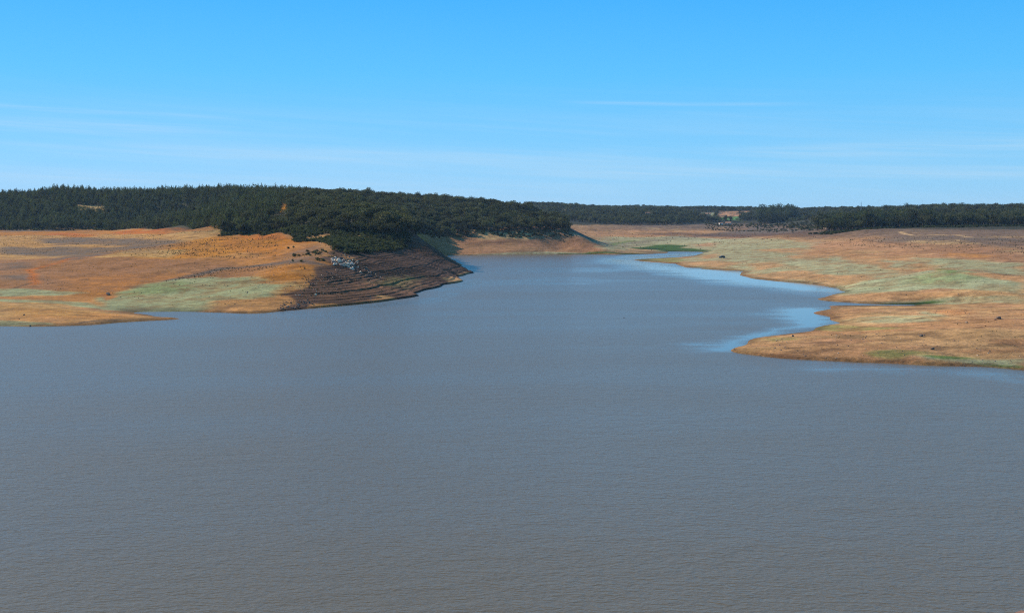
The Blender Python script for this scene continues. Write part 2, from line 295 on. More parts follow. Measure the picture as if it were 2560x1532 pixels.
# crusted and silted streaks along the strand lines
st1 = fbm(gx / 26, gy / 9, 600); st2 = fbm(gx / 9, gy / 4, 620); st3 = fbm(gx / 34, gy / 12, 640)
silt = sstep(19, 15, gz)
mixc(PAL['purple'], sstep(.54, .66, st1) * .35 * silt); mixc(PAL['tan'], sstep(.56, .68, st3) * .45 * silt); mixc(PAL['brown'], sstep(.60, .70, st2) * .3 * silt)
wx = (fbm(gx / 16, gy / 16, 200) - .5); wy = (fbm(gx / 16, gy / 16, 220) - .5)
def area(pix, colname, alpha=1.0, feather=4.0, rough=12.0, speck=0.0, plan=None):
    q = plan if plan is not None else [ground_at(a, b) for a, b in pix]
    q = np.array(q); x0, y0 = q.min(0) - feather - rough; x1, y1 = q.max(0) + feather + rough
    s = np.nonzero((gx > x0) & (gx < x1) & (gy > y0) & (gy < y1))[0]
    if not len(s): return
    X = gx[s] + wx[s] * rough; Yv = gy[s] + wy[s] * rough * 1.6
    inside = np.zeros(len(s), bool); d2 = np.full(len(s), 1e12)
    for i in range(len(q)):
        ax, ay = q[i - 1]; bx, by = q[i]
        c = ((ay > Yv) != (by > Yv)); 
        with np.errstate(divide='ignore', invalid='ignore'): xi = (bx - ax) * (Yv - ay) / (by - ay) + ax
        inside ^= c & (X < xi)
        L = (bx-ax)**2 + (by-ay)**2 + 1e-9; t = np.clip(((X-ax)*(bx-ax) + (Yv-ay)*(by-ay)) / L, 0, 1)
        d2 = np.minimum(d2, (X-ax-t*(bx-ax))**2 + (Yv-ay-t*(by-ay))**2)
    sdv = np.sqrt(d2) * np.where(inside, 1, -1)
    a = sstep(-feather, feather, sdv) * alpha
    k_ = 0 if speck < 0 else max(speck, .3); a = a * (1 - k_ + k_ * sstep(.36, .6, n2[s] * .55 + n3[s] * .45) * 1.25)
    cover[s] += (PAL[colname] - cover[s]) * np.clip(a, 0, 1)[:, None]
def plan_xy(pts): return [(Yv * (px - CX) / F, Yv) for px, Yv in pts]
def strip(pix, colname, wid, alpha=1.0, feather=.8, rough=2.0, speck=0.0):
    q = [ground_at(a, b) for a, b in pix]
    for a, b in zip(q[:-1], q[1:]):
        d = np.array(b) - np.array(a); L = np.hypot(*d) + 1e-9; nn = np.array([-d[1], d[0]]) / L * wid / 2; e = d / L * wid * .3
        a_, b_ = np.array(a) - e, np.array(b) + e
        area(None, colname, alpha, feather, rough, speck, plan=[a_ + nn, b_ + nn, b_ - nn, a_ - nn])
# left bay: ruddier soil
mixc(PAL['rust'], sstep(-40, -75, gx) * sstep(370, 430, gy) * sstep(19, 17, gz) * (.45 + .45 * sstep(.45, .6, n1)))
area([(-200,560),(560,560),(560,592),(400,612),(200,640),(-200,660)], 'tan', .55, 10, 25, .3)
area([(-200,640),(240,645),(350,640),(700,655),(640,690),(520,700),(300,730),(-200,715)], 'purple', .85, 8, 14, .25)
area([(150,690),(420,680),(560,690),(330,722),(170,728)], 'rust', .5, 8, 14, .5)
area([(245,643),(330,622),(560,586),(690,583),(700,612),(560,640),(420,648)], 'gold', .85, 4, 10, .25)
area([(245,643),(330,624),(480,625),(420,645)], 'tan', .85, 4, 6)
area([(540,585),(700,583),(735,600),(700,640),(560,625)], 'rust', .75, 3, 8, .4)
area([(595,588),(650,586),(720,592),(728,600),(640,600)], 'red', .6, 3, 6, .3)
for p in [[(100,588),(140,582),(210,583),(250,591),(180,594)], [(290,580),(350,572),(420,575),(520,578),(400,585),(300,586)], [(430,570),(545,566),(550,573),(460,576)]]: area(p, 'red', .85, 6, 14)
for p in [[(0,566),(150,572),(300,575),(200,578),(0,580)], [(80,596),(250,594),(400,600),(460,606),(300,612),(120,610)], [(0,616),(140,617),(260,620),(330,614),(450,606),(380,618),(220,634),(100,640),(0,632)], [(130,642),(250,632),(300,628),(240,645),(150,652)], [(0,660),(60,655),(80,668),(0,672)], [(0,690),(50,688),(90,700),(0,702)]]: area(p, 'heath', .9, 8, 18, .35)
area([(300,610),(440,600),(470,612),(380,630),(320,632)], 'heath', .5, 5, 10, .8)
strip([(82,712),(80,695),(80,675),(140,658),(180,646),(240,640)], 'red', 3.2, .75, 2, 4)
strip([(35,722),(55,714),(82,706)], 'brown', 1.6, .8)
strip([(420,702),(490,688),(560,672),(640,664),(800,664)], 'heath', 7.0, .95, 3, 5, .2)
area([(-150,718),(60,722),(130,728),(220,735),(140,740),(60,741),(-150,738)], 'sage', .95, 3, 6, .2)
area([(-150,743),(0,747),(120,751),(220,757),(290,776),(250,772),(150,760),(0,753),(-150,751)], 'sage', .9, 2, 4)
area([(270,777),(255,745),(290,735),(330,718),(430,700),(540,694),(640,694),(700,710),(690,740),(600,748),(520,752),(510,779),(404,780),(334,781)], 'sage', .95, 3, 10, .35)
area([(300,733),(360,712),(450,705),(480,722),(420,738),(340,742)], 'green', .35, 4, 10, .5)
area([(380,770),(500,765),(505,779),(400,779)], 'sage', .8, 2, 4)
area([(640,700),(760,700),(760,735),(640,745)], 'sage', .35, 4, 8, .8)
area([(255,738),(285,732),(300,742),(270,752)], 'red', .7, 1.5, 3)
area([(0,800),(60,802),(130,808),(140,815),(0,814)], 'sage', .9, 1, 3, .3)
area([(0,765),(200,778),(330,790),(250,800),(0,790)], 'gold', .3, 3, 8)
strip([(200,808),(240,803),(320,800)], 'wet', 1.4, .95, .5, 1)
# headland: washed brown slope, its colour darkened further for the grazing light
area([(705,782),(728,748),(752,715),(780,680),(812,650),(850,628),(880,605),(1040,580),(1200,684),(1120,716),(1040,745),(870,766)], 'brown', 1.0, 1.5, 16, -1)
area([(760,690),(900,690),(1060,700),(1030,735),(870,755),(790,740)], 'purple', .3, 6, 12, .7)
area([(920,705),(1010,690),(1060,690),(1000,720)], 'green', .25, 5, 10, .8)
area([(560,782),(690,782),(700,750),(620,752)], 'orange', .8, 3, 6)
area([(700,640),(800,610),(850,625),(800,655),(720,660)], 'heath', .6, 5, 10, .7)
area([(790,602),(830,604),(845,624),(820,632),(795,618)], 'orange', .8, 2, 4, .5)
area([(850,636),(880,640),(890,650),(860,650)], 'orange', .8, 1.5, 3, .4)
# second headland
area([(1040,575),(1421,570),(1530,630),(1400,634),(1110,636)], 'purple', .95, 6, 14, .2)
area([(1040,585),(1110,588),(1150,605),(1190,620),(1120,632),(1075,610)], 'pink', .45, 4, 10, .3)
area([(1183,580),(1300,578),(1350,590),(1300,602),(1200,600)], 'tan', .85, 4, 8, .3)
area([(1110,634),(1180,618),(1300,616),(1430,620),(1440,632),(1250,635)], 'orange', .35, 4, 8, .3)
area([(1150,604),(1240,606),(1330,602),(1300,612),(1200,613)], 'brown', .6, 4, 10, .3)  # dark band coloured in where the trees' shadow falls
area([(1120,638),(1250,633),(1400,630),(1480,630),(1460,635),(1250,637.5)], 'sage', .85, 2, 2)
area(None, 'brown', .85, 4, 6, -1, plan=plan_xy([(1036,692),(1085,690),(1118,700),(1108,760),(1100,880),(1060,900),(1036,860)]))  # brown darkens the inlet bank's colour to mute its bluish shade
# far flats
area([(1430,585),(1520,592),(1700,590),(1900,596),(2050,605),(1980,640),(1800,640),(1680,630),(1560,636),(1520,625),(1480,605)], 'sage', .8, 10, 25, .25)
area([(1450,592),(1700,593),(1900,592),(1800,604),(1560,606),(1480,602)], 'pale', .8, 12, 30)
area([(1410,566),(1900,563),(2060,570),(2050,592),(1900,590),(1700,592),(1450,590)], 'heath', 1.0, 20, 50, .2)
area([(1560,585),(1680,580),(1960,582),(2060,590),(1960,594),(1750,590)], 'brown', .75, 15, 40, .3)
area([(1540,625),(1600,620),(1640,630),(1590,634),(1520,634)], 'orange', .7, 5, 12, .3)
area([(1575,619),(1640,613),(1722,614),(1700,619),(1760,624),(1772,628.5),(1700,628.5),(1672,630),(1640,626)], 'dgreen', 1, 5, 10, -1)
area([(1600,611.5),(1690,612),(1722,614.5),(1690,616),(1640,614)], 'dgreen', 1, 6, 12, -1)
area([(1480,601),(1590,601.5),(1560,603),(1490,602.6)], 'green', .8, 6, 10)
strip([(1400,635.2),(1470,634.4),(1560,636.2),(1640,634)], 'dgreen', 5, 1, 2, 2, -1)
area([(1740,612),(1770,606),(1800,608),(1780,616),(1745,616)], 'pink', .8, 6, 12)
area([(1590,648.5),(1690,644),(1720,650),(1690,656),(1610,652)], 'green', .6, 2, 5, .3)
# right shore
area([(1690,650),(1740,640),(1830,638),(1900,640),(2080,640),(2300,650),(2260,690),(2130,740),(2060,712),(1880,695),(1860,676),(1720,668)], 'sage', .75, 6, 16, .5)
for p in [[(1740,642),(1790,632),(1800,642),(1760,648)], [(1700,656),(1780,652),(1850,657),(1800,670),(1720,664)], [(1880,690),(1930,680),(2010,676),(2080,690),(2020,703),(1920,700)], [(2000,690),(2140,688),(2200,696),(2130,708),(2060,712)], [(1850,660),(1930,655),(1960,666),(1900,674)], [(2070,628),(2120,618),(2130,632),(2190,652),(2220,668),(2150,660)], [(2160,646),(2200,640),(2230,668),(2340,674),(2260,680),(2200,668)], [(1880,626),(1990,620),(2060,624),(1960,632)], [(1960,640),(2080,636),(2080,645),(1980,648)], [(2220,645),(2310,643),(2300,650),(2230,652)]]: area(p, 'orange', .8, 4, 12, .35)
area([(2000,600),(2200,605),(2400,610),(2560,630),(2560,655),(2350,640),(2200,625),(2050,618)], 'pink', .75, 10, 22, .3)
area([(2300,622),(2450,615),(2560,640),(2560,660),(2400,645)], 'purple', .6, 8, 18, .4)
area([(2380,632),(2440,634),(2500,640),(2440,644),(2370,640)], 'gold', .6, 4, 8, .3)
area([(2250,585),(2400,590),(2560,600),(2560,622),(2440,612),(2280,607),(2160,600)], 'heath', .7, 8, 18, .5)
area([(2260,603),(2400,600),(2440,610),(2340,613)], 'tan', .6, 5, 12, .6)
area([(2300,642),(2560,660),(2560,690),(2470,680),(2340,670)], 'sage', .85, 6, 12, .3)
area([(2080,735),(2150,708),(2250,690),(2330,676),(2420,676),(2520,695),(2560,705),(2560,735),(2350,722),(2200,732)], 'sage', .9, 4, 8, .25)
area([(2240,700),(2330,680),(2430,677),(2500,695),(2400,712),(2300,714)], 'green', .30, 5, 12, .6)
area([(2410,682),(2480,684),(2520,690),(2560,697),(2560,708),(2470,693)], 'orange', .9, 3, 5)
area([(2050,748),(2110,738),(2250,728),(2400,735),(2400,748),(2250,752),(2100,753)], 'orange', .75, 4, 8, .3)
area([(2180,757.5),(2250,753),(2420,742),(2560,742),(2560,760),(2400,760),(2250,762)], 'sage', .8, 3, 6, .4)
area([(2200,760),(2230,757),(2330,754),(2360,756),(2300,763),(2240,763.5)], 'dgreen', 1, 2, 4, -1)
area([(2120,800),(2180,792),(2300,790),(2340,800),(2250,806),(2150,806)], 'sage', .7, 3, 6, .5)
area([(2300,778),(2330,780),(2360,792),(2320,790)], 'sage', .8, 2, 4, .3)
area([(2330,775),(2400,772),(2450,785),(2380,792)], 'red', .3, 4, 8, .4)
area([(2040,822),(2080,812),(2160,815),(2300,820),(2200,824),(2080,828)], 'green', .45, 2, 5, .6)
area([(1905,846),(1980,841),(2000,848),(1930,854)], 'green', .45, 1.5, 4, .5)
area([(2160,883),(2230,876),(2330,884),(2250,900),(2180,893)], 'green', .5, 1.5, 4, .7)
area([(2300,893),(2400,892),(2560,898),(2560,920),(2480,915),(2400,905),(2330,900)], 'sage', .9, 1.5, 4, .25)
area([(2290,892),(2370,890),(2440,893),(2360,898)], 'green', .9, 1, 3, -1)
area([(2440,908),(2500,912),(2560,917),(2560,924),(2500,917)], 'green', 1, 1, 2, -1)
strip([(2295,588),(2390,588),(2430,594)], 'track', 3.5, .7, 1.5, 3)
strip([(2190,786),(2260,794),(2400,797),(2560,796)], 'tan', 1.6, .7, .6, 1)
strip([(2250,580),(2280,588)], 'track', 4, .8, 1.5, 2)
strip([(2160,600),(2260,612),(2400,605),(2560,612)], 'brown', 5, .6, 3, 8, .4)
strip([(2350,672),(2380,682)], 'green', 4, .6)
# far fields, seen between the woods
FIELDS = []
def field(plan, colname, a=.95):
    q = [(Yv * (px - CX) / F, Yv) for px, Yv in plan]; FIELDS.append(np.array(q)); area(None, colname, a, 8, 10, 0, plan=q)
FIELDS.append(np.array([(Yv * (px - CX) / F, Yv) for px, Yv in [(1742,2090),(1800,2090),(1800,2330),(1742,2330)]])); field([(1787,2060),(1850,2060),(1850,2420),(1790,2420)], 'field'); field([(1790,2420),(1850,2420),(1846,2600),(1800,2600)], 'pink'); field([(1850,2400),(1880,2400),(1878,2620),(1850,2620)], 'orange', .8)
field([(1745,2280),(1785,2240),(1790,2560),(1750,2560)], 'sage'); field([(1372,2120),(1470,2120),(1460,2230),(1372,2230)], 'field', .8); field([(1900,1850),(2000,1960),(2000,2000),(1900,1890)], 'sage', .8)
field([(1612,2000),(1628,2000),(1628,2060),(1612,2060)], 'orange', .8)
for pl, cn in (([(1470,2150),(1530,2150),(1530,2230),(1470,2230)],'sage'), ([(1560,2480),(1640,2480),(1640,2600),(1560,2600)],'field'), ([(1680,2650),(1740,2650),(1740,2800),(1680,2800)],'tan'), ([(1930,2500),(2010,2500),(2010,2640),(1930,2640)],'pink'), ([(2180,1420),(2260,1420),(2260,1480),(2180,1480)],'tan'), ([(2350,1440),(2440,1440),(2440,1500),(2350,1500)],'pink'), ([(1400,2250),(1440,2250),(1440,2330),(1400,2330)],'tan')): field(pl, cn, .9)
# gaps in the near woods
def gap(plan, colname, a=.95, rough=5): 
    q = [(Yv * (px - CX) / F, Yv) for px, Yv in plan]; FIELDS.append(np.array(q)); area(None, colname, a, 2, rough, 0, plan=q)
gap([(700,812),(721,812),(722,965),(702,965)], 'gold', .98, 2); FIELDS.append(np.array([(740*(697-CX)/F,740),(740*(724-CX)/F,740),(815*(723-CX)/F,815),(815*(699-CX)/F,815)]))
gap([(190,1272),(262,1262),(262,1296),(190,1306)], 'tan', .9)
cover *= (1 - .15 * sstep(.58, .68, st2) * silt)[:, None]      # darker crust flecks
# overall grain
cover *= (0.62 + 0.76 * n3)[:, None]; cover *= (0.72 + .56 * n2)[:, None]; cover *= (0.85 + 0.3 * n4)[:, None]
wetm = sstep(.80, .30, gz) * (gz > -.5); cover *= (1 - .5 * wetm)[:, None]
lum = cover @ np.array([.3, .55, .15]); cover = lum[:, None] + (cover - lum[:, None]) * (1.06 + .16 * sstep(-20, -70, gx))[:, None]
cover *= (1 - .14 * sstep(-30, -80, gx))[:, None]      # the left bank is a darker, ruddier soil
np.clip(cover, 0.005, .9, out=cover)

idx = np.arange(ny * nx).reshape(ny, nx)
q = np.stack([idx[:-1, :-1], idx[:-1, 1:], idx[1:, 1:], idx[1:, :-1]], -1).reshape(-1, 4)
q = q[(gz[q].max(1) > -0.6)]
used = np.unique(q); remap = np.zeros(ny * nx, np.int32); remap[used] = np.arange(len(used)); q = remap[q]
me = bpy.data.meshes.new('ground'); me.vertices.add(len(used)); me.vertices.foreach_set('co', np.column_stack([gx, gy, gz])[used].astype(np.float32).ravel())
me.loops.add(q.size); me.loops.foreach_set('vertex_index', q.ravel().astype(np.int32)); me.polygons.add(len(q))
me.polygons.foreach_set('loop_start', np.arange(0, q.size, 4, dtype=np.int32)); me.polygons.foreach_set('loop_total', np.full(len(q), 4, np.int32))
me.polygons.foreach_set('use_smooth', np.ones(len(q), bool)); me.update(calc_edges=True)
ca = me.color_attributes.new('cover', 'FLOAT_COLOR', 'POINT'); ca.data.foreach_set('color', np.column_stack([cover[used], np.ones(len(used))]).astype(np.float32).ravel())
gm = bpy.data.materials.new('soil_and_grass'); gm.use_nodes = True; t = gm.node_tree; p = t.nodes['Principled BSDF']
p.inputs['Roughness'].default_value = .95; p.inputs['Specular IOR Level'].default_value = .08
at = t.nodes.new('ShaderNodeVertexColor'); at.layer_name = 'cover'
geo = t.nodes.new('ShaderNodeNewGeometry')
def nz(sc, det): 
    k = t.nodes.new('ShaderNodeTexNoise'); k.inputs['Scale'].default_value = sc; k.inputs['Detail'].default_value = det; k.inputs['Roughness'].default_value = .65; t.links.new(geo.outputs['Position'], k.inputs['Vector']); return k.outputs['Fac']
def mr(v, a, b, c, d):
    k = t.nodes.new('ShaderNodeMapRange'); t.links.new(v, k.inputs[0])
    for i, u in enumerate((a, b, c, d)): k.inputs[i + 1].default_value = u
    return k.outputs[0]
f1 = nz(.9, 5); f2 = nz(.22, 4)
mm = t.nodes.new('ShaderNodeMath'); mm.operation = 'MULTIPLY'; t.links.new(mr(f1, .3, .7, .66, 1.34), mm.inputs[0]); t.links.new(mr(f2, .3, .7, .8, 1.2), mm.inputs[1])
vm = t.nodes.new('ShaderNodeVectorMath'); vm.operation = 'SCALE'; t.links.new(at.outputs['Color'], vm.inputs[0]); t.links.new(mm.outputs[0], vm.inputs['Scale'])
t.links.new(vm.outputs[0], p.inputs['Base Color'])
bp = t.nodes.new('ShaderNodeBump'); bp.inputs['Strength'].default_value = .7; bp.inputs['Distance'].default_value = .35
t.links.new(f1, bp.inputs['Height']); t.links.new(bp.outputs[0], p.inputs['Normal'])
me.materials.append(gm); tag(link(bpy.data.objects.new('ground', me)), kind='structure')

# ------------------------------------------------------------------ lake
# wind-ruffled and sheltered, glassy areas of the surface
wgx = np.concatenate([np.linspace(-1.3, -.52, 10)[:-1], np.linspace(-.52, .52, 260), np.linspace(.52, 1.3, 10)[1:]]); wgy = np.concatenate([[-60, 20, 60], np.geomspace(80, 1300, 240)])
WX = (np.maximum(wgy, 80)[:, None] * wgx[None] * np.where(wgy < 80, 3, 1)[:, None]).ravel(); WY = np.repeat(wgy, len(wgx))
calm = np.zeros(len(WX))
def calm_area(pix, a=1.0, feather=12):
    q = np.array([G(u, v, 0)[:2] for u, v in pix]); inside = np.zeros(len(WX), bool); d2 = np.full(len(WX), 1e12)
    X = WX + (fbm(WX / 25, WY / 25, 300) - .5) * 22; Yv = WY + (fbm(WX / 25, WY / 25, 310) - .5) * 40
    for i in range(len(q)):
        ax, ay = q[i - 1]; bx, by = q[i]; c = ((ay > Yv) != (by > Yv))
        with np.errstate(divide='ignore', invalid='ignore'): inside ^= c & (X < (bx - ax) * (Yv - ay) / (by - ay) + ax)
        L = (bx-ax)**2 + (by-ay)**2 + 1e-9; tt = np.clip(((X-ax)*(bx-ax) + (Yv-ay)*(by-ay)) / L, 0, 1); d2 = np.minimum(d2, (X-ax-tt*(bx-ax))**2 + (Yv-ay-tt*(by-ay))**2)
    np.maximum(calm, a * sstep(-feather, feather, np.sqrt(d2) * np.where(inside, 1, -1)), out=calm)
calm_area([(1560,640),(1760,632),(1740,642),(1590,650),(1560,646)], .8, 10); calm_area([(1520,646),(1600,648),(1700,662),(1860,680),(2120,710),(2120,742),(2040,735),(1900,720),(1740,700),(1600,672),(1520,657)], 1, 14)
calm_area([(1980,768),(2080,766),(2110,810),(2040,826),(1900,846),(1850,862),(1820,880),(1740,885),(1700,868),(1850,838),(1990,815),(1920,790)], 1, 7)
calm_area([(1830,880),(2000,900),(2200,910),(2560,930),(2560,950),(2300,926),(2000,912)], .45, 4); calm_area([(1250,672),(1500,668),(1650,676),(1400,682)], .35, 14); calm_area([(1180,700),(1400,692),(1600,700),(1400,712),(1200,716)], .3, 12)
calm_area([(560,782),(800,775),(1050,745),(1180,690),(1200,700),(1080,755),(800,792),(600,798)], .35, 6)
idx = np.arange(len(WX)).reshape(len(wgy), len(wgx)); q = np.stack([idx[:-1, :-1], idx[:-1, 1:], idx[1:, 1:], idx[1:, :-1]], -1).reshape(-1, 4)
me = bpy.data.meshes.new('lake_water'); me.from_pydata(np.column_stack([WX, WY, np.zeros(len(WX))]).tolist(), [], q.tolist()); me.update()
ca = me.attributes.new('calm', 'FLOAT', 'POINT'); ca.data.foreach_set('value', calm.astype(np.float32))
wmx = bpy.data.materials.new('lake_water'); wmx.use_nodes = True; t = wmx.node_tree; p = t.nodes['Principled BSDF']
p.inputs['Base Color'].default_value = (.150, .105, .047, 1); p.inputs['IOR'].default_value = 1.333; p.inputs['Roughness'].default_value = .06; p.inputs['Specular IOR Level'].default_value = .5
geo = t.nodes.new('ShaderNodeNewGeometry'); ac = t.nodes.new('ShaderNodeAttribute'); ac.attribute_name = 'calm'
def wave(rot, sxs, sys_, det, dist_):
    mp = t.nodes.new('ShaderNodeMapping'); mp.inputs['Rotation'].default_value = (0, 0, R(rot)); mp.inputs['Scale'].default_value = (sxs, sys_, 1); t.links.new(geo.outputs['Position'], mp.inputs[0])
    k = t.nodes.new('ShaderNodeTexNoise'); k.inputs['Scale'].default_value = 1; k.inputs['Detail'].default_value = det; k.inputs['Distortion'].default_value = dist_; t.links.new(mp.outputs[0], k.inputs['Vector']); return k.outputs['Fac']
def m2(op, a, b):
    k = t.nodes.new('ShaderNodeMath'); k.operation = op
    for i, v in enumerate((a, b)):
        if isinstance(v, (int, float)): k.inputs[i].default_value = v
        else: t.links.new(v, k.inputs[i])
    return k.outputs[0]
hsum = m2('ADD', m2('MULTIPLY', wave(12, .85, 1.75, 2, .4), .8), m2('ADD', m2('MULTIPLY', wave(-8, 2.0, 3.9, 2, .3), .42), m2('MULTIPLY', wave(22, .2, .42, 1, .3), .9)))
patch = mr(wave(8, .006, .022, 4, .8), .3, .7, .88, 1.12)
frag = mr(wave(4, .018, .11, 4, .6), .3, .7, -.30, .40)            # gusts break the edge of the sheltered water into streaks
cm_ = m2('MINIMUM', m2('MAXIMUM', m2('ADD', ac.outputs['Fac'], m2('MULTIPLY', frag, m2('MULTIPLY', m2('MULTIPLY', ac.outputs['Fac'], m2('SUBTRACT', 1.0, ac.outputs['Fac'])), 4.0))), 0.0), 1.0)
stg = m2('MULTIPLY', mr(cm_, 0, 1, 1, .06), patch)
bp = t.nodes.new('ShaderNodeBump'); bp.inputs['Distance'].default_value = .135; t.links.new(m2('MULTIPLY', stg, .95), bp.inputs['Strength']); t.links.new(hsum, bp.inputs['Height']); t.links.new(bp.outputs[0], p.inputs['Normal'])
t.links.new(m2('MULTIPLY', mr(cm_, 0, 1, .28, .05), patch), p.inputs['Roughness'])
me.materials.append(wmx); tag(link(bpy.data.objects.new('lake_water', me)), kind='structure')

# ------------------------------------------------------------------ plants
M_pine = mat('pine_foliage', (.054, .062, .023), .85, .15, .35, .8, 0, .5); M_oak = mat('oak_foliage', (.058, .059, .027), .85, .15, .35, .8, 0, .5)
M_tall = mat('tall_tree_foliage', (.050, .061, .027), .85, .15, .35, .8, 0, .3); M_grey = mat('bare_grey_twigs', (.22, .19, .155), .9, .1, .3, 1, 0, .2)
M_shrub = mat('shrub_foliage', (.062, .068, .030), .9, .1, .35, 2, 0, .35); M_dry = mat('dry_tuft', (.20, .155, .09), .95, .05, .3, 2, 0, .35)
M_bark = mat('bark', (.12, .085, .06), .95, .1, .3, 4, .3)
for m_ in (M_pine, M_oak, M_tall, M_shrub):           # thin leaves let some light through
    t = m_.node_tree; p = t.nodes['Principled BSDF']; tr = t.nodes.new('ShaderNodeBsdfTranslucent'); ms_ = t.nodes.new('ShaderNodeMixShader'); ms_.inputs[0].default_value = .28
    src = p.inputs['Base Color'].links[0].from_socket; br = t.nodes.new('ShaderNodeVectorMath'); br.operation = 'MULTIPLY'; br.inputs[1].default_value = (1.9, 2.0, 1.2); t.links.new(src, br.inputs[0]); t.links.new(br.outputs[0], tr.inputs['Color'])
    t.links.new(p.outputs[0], ms_.inputs[1]); t.links.new(tr.outputs[0], ms_.inputs[2]); t.links.new(ms_.outputs[0], t.nodes['Material Output'].inputs['Surface'])
def leaves(blobs, nleaf, size, seed):
    r = np.random.default_rng(seed); V, Fc = [], []
    vol = np.array([b[3] * b[4] * b[5] for b in blobs]) ** (2 / 3); vol = vol / vol.sum()
    for b, pr in zip(blobs, vol):
        m = max(4, int(nleaf * pr)); d = r.normal(size=(m, 3)); d /= np.linalg.norm(d, axis=1)[:, None]
        rad = r.uniform(.55, 1.08, m)[:, None]; c = np.array(b[:3]) + d * rad * np.array(b[3:6])
        for k in range(m):
            nrm = d[k] * .8 + r.normal(size=3) * .6; nrm /= np.linalg.norm(nrm)
            a = np.cross(nrm, r.normal(size=3)); a /= np.linalg.norm(a); bb = np.cross(nrm, a); s = size * r.uniform(.6, 1.4)
            k0 = len(V); V += [tuple(c[k] + a * s), tuple(c[k] + bb * s * .8), tuple(c[k] - a * s), tuple(c[k] - bb * s * .8)]; Fc.append((k0, k0+1, k0+2, k0+3))
    return V, Fc
def pine_crown(s):
    r = random.Random(s); bl = []; n = 9
    for k in range(n):
        f = k / (n - 1); z = .17 + .78 * f; rad = (.21 * (1 - f) ** .75 + .028) * r.uniform(.8, 1.2)
        if f < .85:
            for j in range(3):
                a = r.uniform(0, 6.28); bl.append((rad * .75 * math.cos(a), rad * .75 * math.sin(a), z + r.uniform(-.03, .03), rad * .6, rad * .6, .06))
        else: bl.append((0, 0, z, rad, rad, .07))
    return leaves(bl, 420, .026, s)
def oak_crown(s):
    r = random.Random(s); bl = []
    for k in range(13):
        a = r.uniform(0, 6.28); q = r.uniform(0, .36) if k else 0; z = .62 + r.uniform(-.2, .2) - q * .25
        rr = r.uniform(.13, .22); bl.append((q * math.cos(a), q * math.sin(a), z, rr * 1.15, rr * 1.15, rr * .8))
    return leaves(bl, 520, .036, s)
def tall_crown(s):
    r = random.Random(s); bl = []
    for k in range(14):
        f = k / 13; z = .24 + .70 * f; w = (.19 * math.sin(math.pi * min(1, .25 + .75 * (1 - f))) + .03); a = r.uniform(0, 6.28); q = r.uniform(.2, .8) * w
        rr = r.uniform(.06, .105); bl.append((q * math.cos(a), q * math.sin(a), z, rr * 1.2, rr * 1.2, rr))
    return leaves(bl, 480, .024, s)
def shrub_crown(s):
    r = random.Random(s); bl = []
    for k in range(6):
        a = r.uniform(0, 6.28); q = r.uniform(0, .38); bl.append((q * math.cos(a), q * math.sin(a), .38 + r.uniform(-.1, .2), r.uniform(.2, .34), r.uniform(.2, .34), r.uniform(.2, .36)))
    return leaves(bl, 170, .085, s)
def tuft_crown(s):
    r = random.Random(s); V, Fc = [], []
    for k in range(26):
        a = r.uniform(0, 6.28); q = r.uniform(0, .3); l = r.uniform(.5, 1); o = r.uniform(.1, .5); x, y = q * math.cos(a), q * math.sin(a); px_, py_ = -math.sin(a) * .09, math.cos(a) * .09
        k0 = len(V); V += [(x - px_, y - py_, -.05), (x + px_, y + py_, -.05), (x + o * math.cos(a), y + o * math.sin(a), l)]; Fc.append((k0, k0+1, k0+2))
    return V, Fc
def branches(s, z0, z1, n, spread):
    r = random.Random(s); parts = []
    for k in range(n):
        a = r.uniform(0, 6.28); zz = r.uniform(z0, z1); e = spread * r.uniform(.6, 1)
        v, f = tube([(0, 0, zz), (e * .5 * math.cos(a), e * .5 * math.sin(a), zz + e * .35), (e * math.cos(a), e * math.sin(a), zz + e * .9)], [.014, .010, .004], 4); parts.append((v, f))
    return parts
KIND = {
 'pine_tree':  dict(crown=pine_crown, trunk=lambda s: merge(tube([(0,0,-.06),(.005,0,.3),(0,.004,.6),(0,0,.93)], [.026,.019,.012,.004]), *branches(s, .3, .7, 5, .14)), mat=M_pine, n=6),
 'oak_tree':   dict(crown=oak_crown, trunk=lambda s: merge(tube([(0,0,-.08),(.02,0,.2),(.03,.02,.45),(.02,.03,.62)], [.055,.042,.032,.018]), *branches(s, .28, .45, 7, .36)), mat=M_oak, n=7),
 'tall_tree':  dict(crown=tall_crown, trunk=lambda s: merge(tube([(0,0,-.04),(.008,0,.3),(0,.01,.6),(.006,0,.92)], [.022,.017,.011,.004]), *branches(s, .25, .8, 8, .14)), mat=M_tall, n=6),
 'shrub':      dict(crown=shrub_crown, trunk=lambda s: merge(*[tube([(0,0,-.1),(.1*math.cos(a),.1*math.sin(a),.3),(.2*math.cos(a),.2*math.sin(a),.6)], [.04,.03,.015], 4) for a in (s, s + 2.1, s + 4.2)]), mat=M_shrub, n=6),
}
PROTO = {}
for kname, kd in KIND.items():
    lst = []
    for i in range(kd['n']):
        s = hash(kname[0]) % 1 + i + {'p': 10, 'o': 30, 't': 50, 's': 70}[kname[0]]
        cv = kd['crown'](s); tv = kd['trunk'](s); ms = []
        for nm, (v, f), m in (('crown', cv, kd['mat']), ('trunk', tv, M_bark)):
            me = bpy.data.meshes.new(kname + '_' + nm); me.from_pydata(v, [], f); me.materials.append(m); me.update(); ms.append(me)
        v, f = merge(tv, cv); me = bpy.data.meshes.new(kname + '_whole'); me.from_pydata(v, [], f); me.materials.append(M_bark); me.materials.append(kd['mat'])
        me.polygons.foreach_set('material_index', [0] * len(tv[1]) + [1] * len(cv[1])); me.update()
        lst.append((ms[0], ms[1], me))
    PROTO[kname] = lst
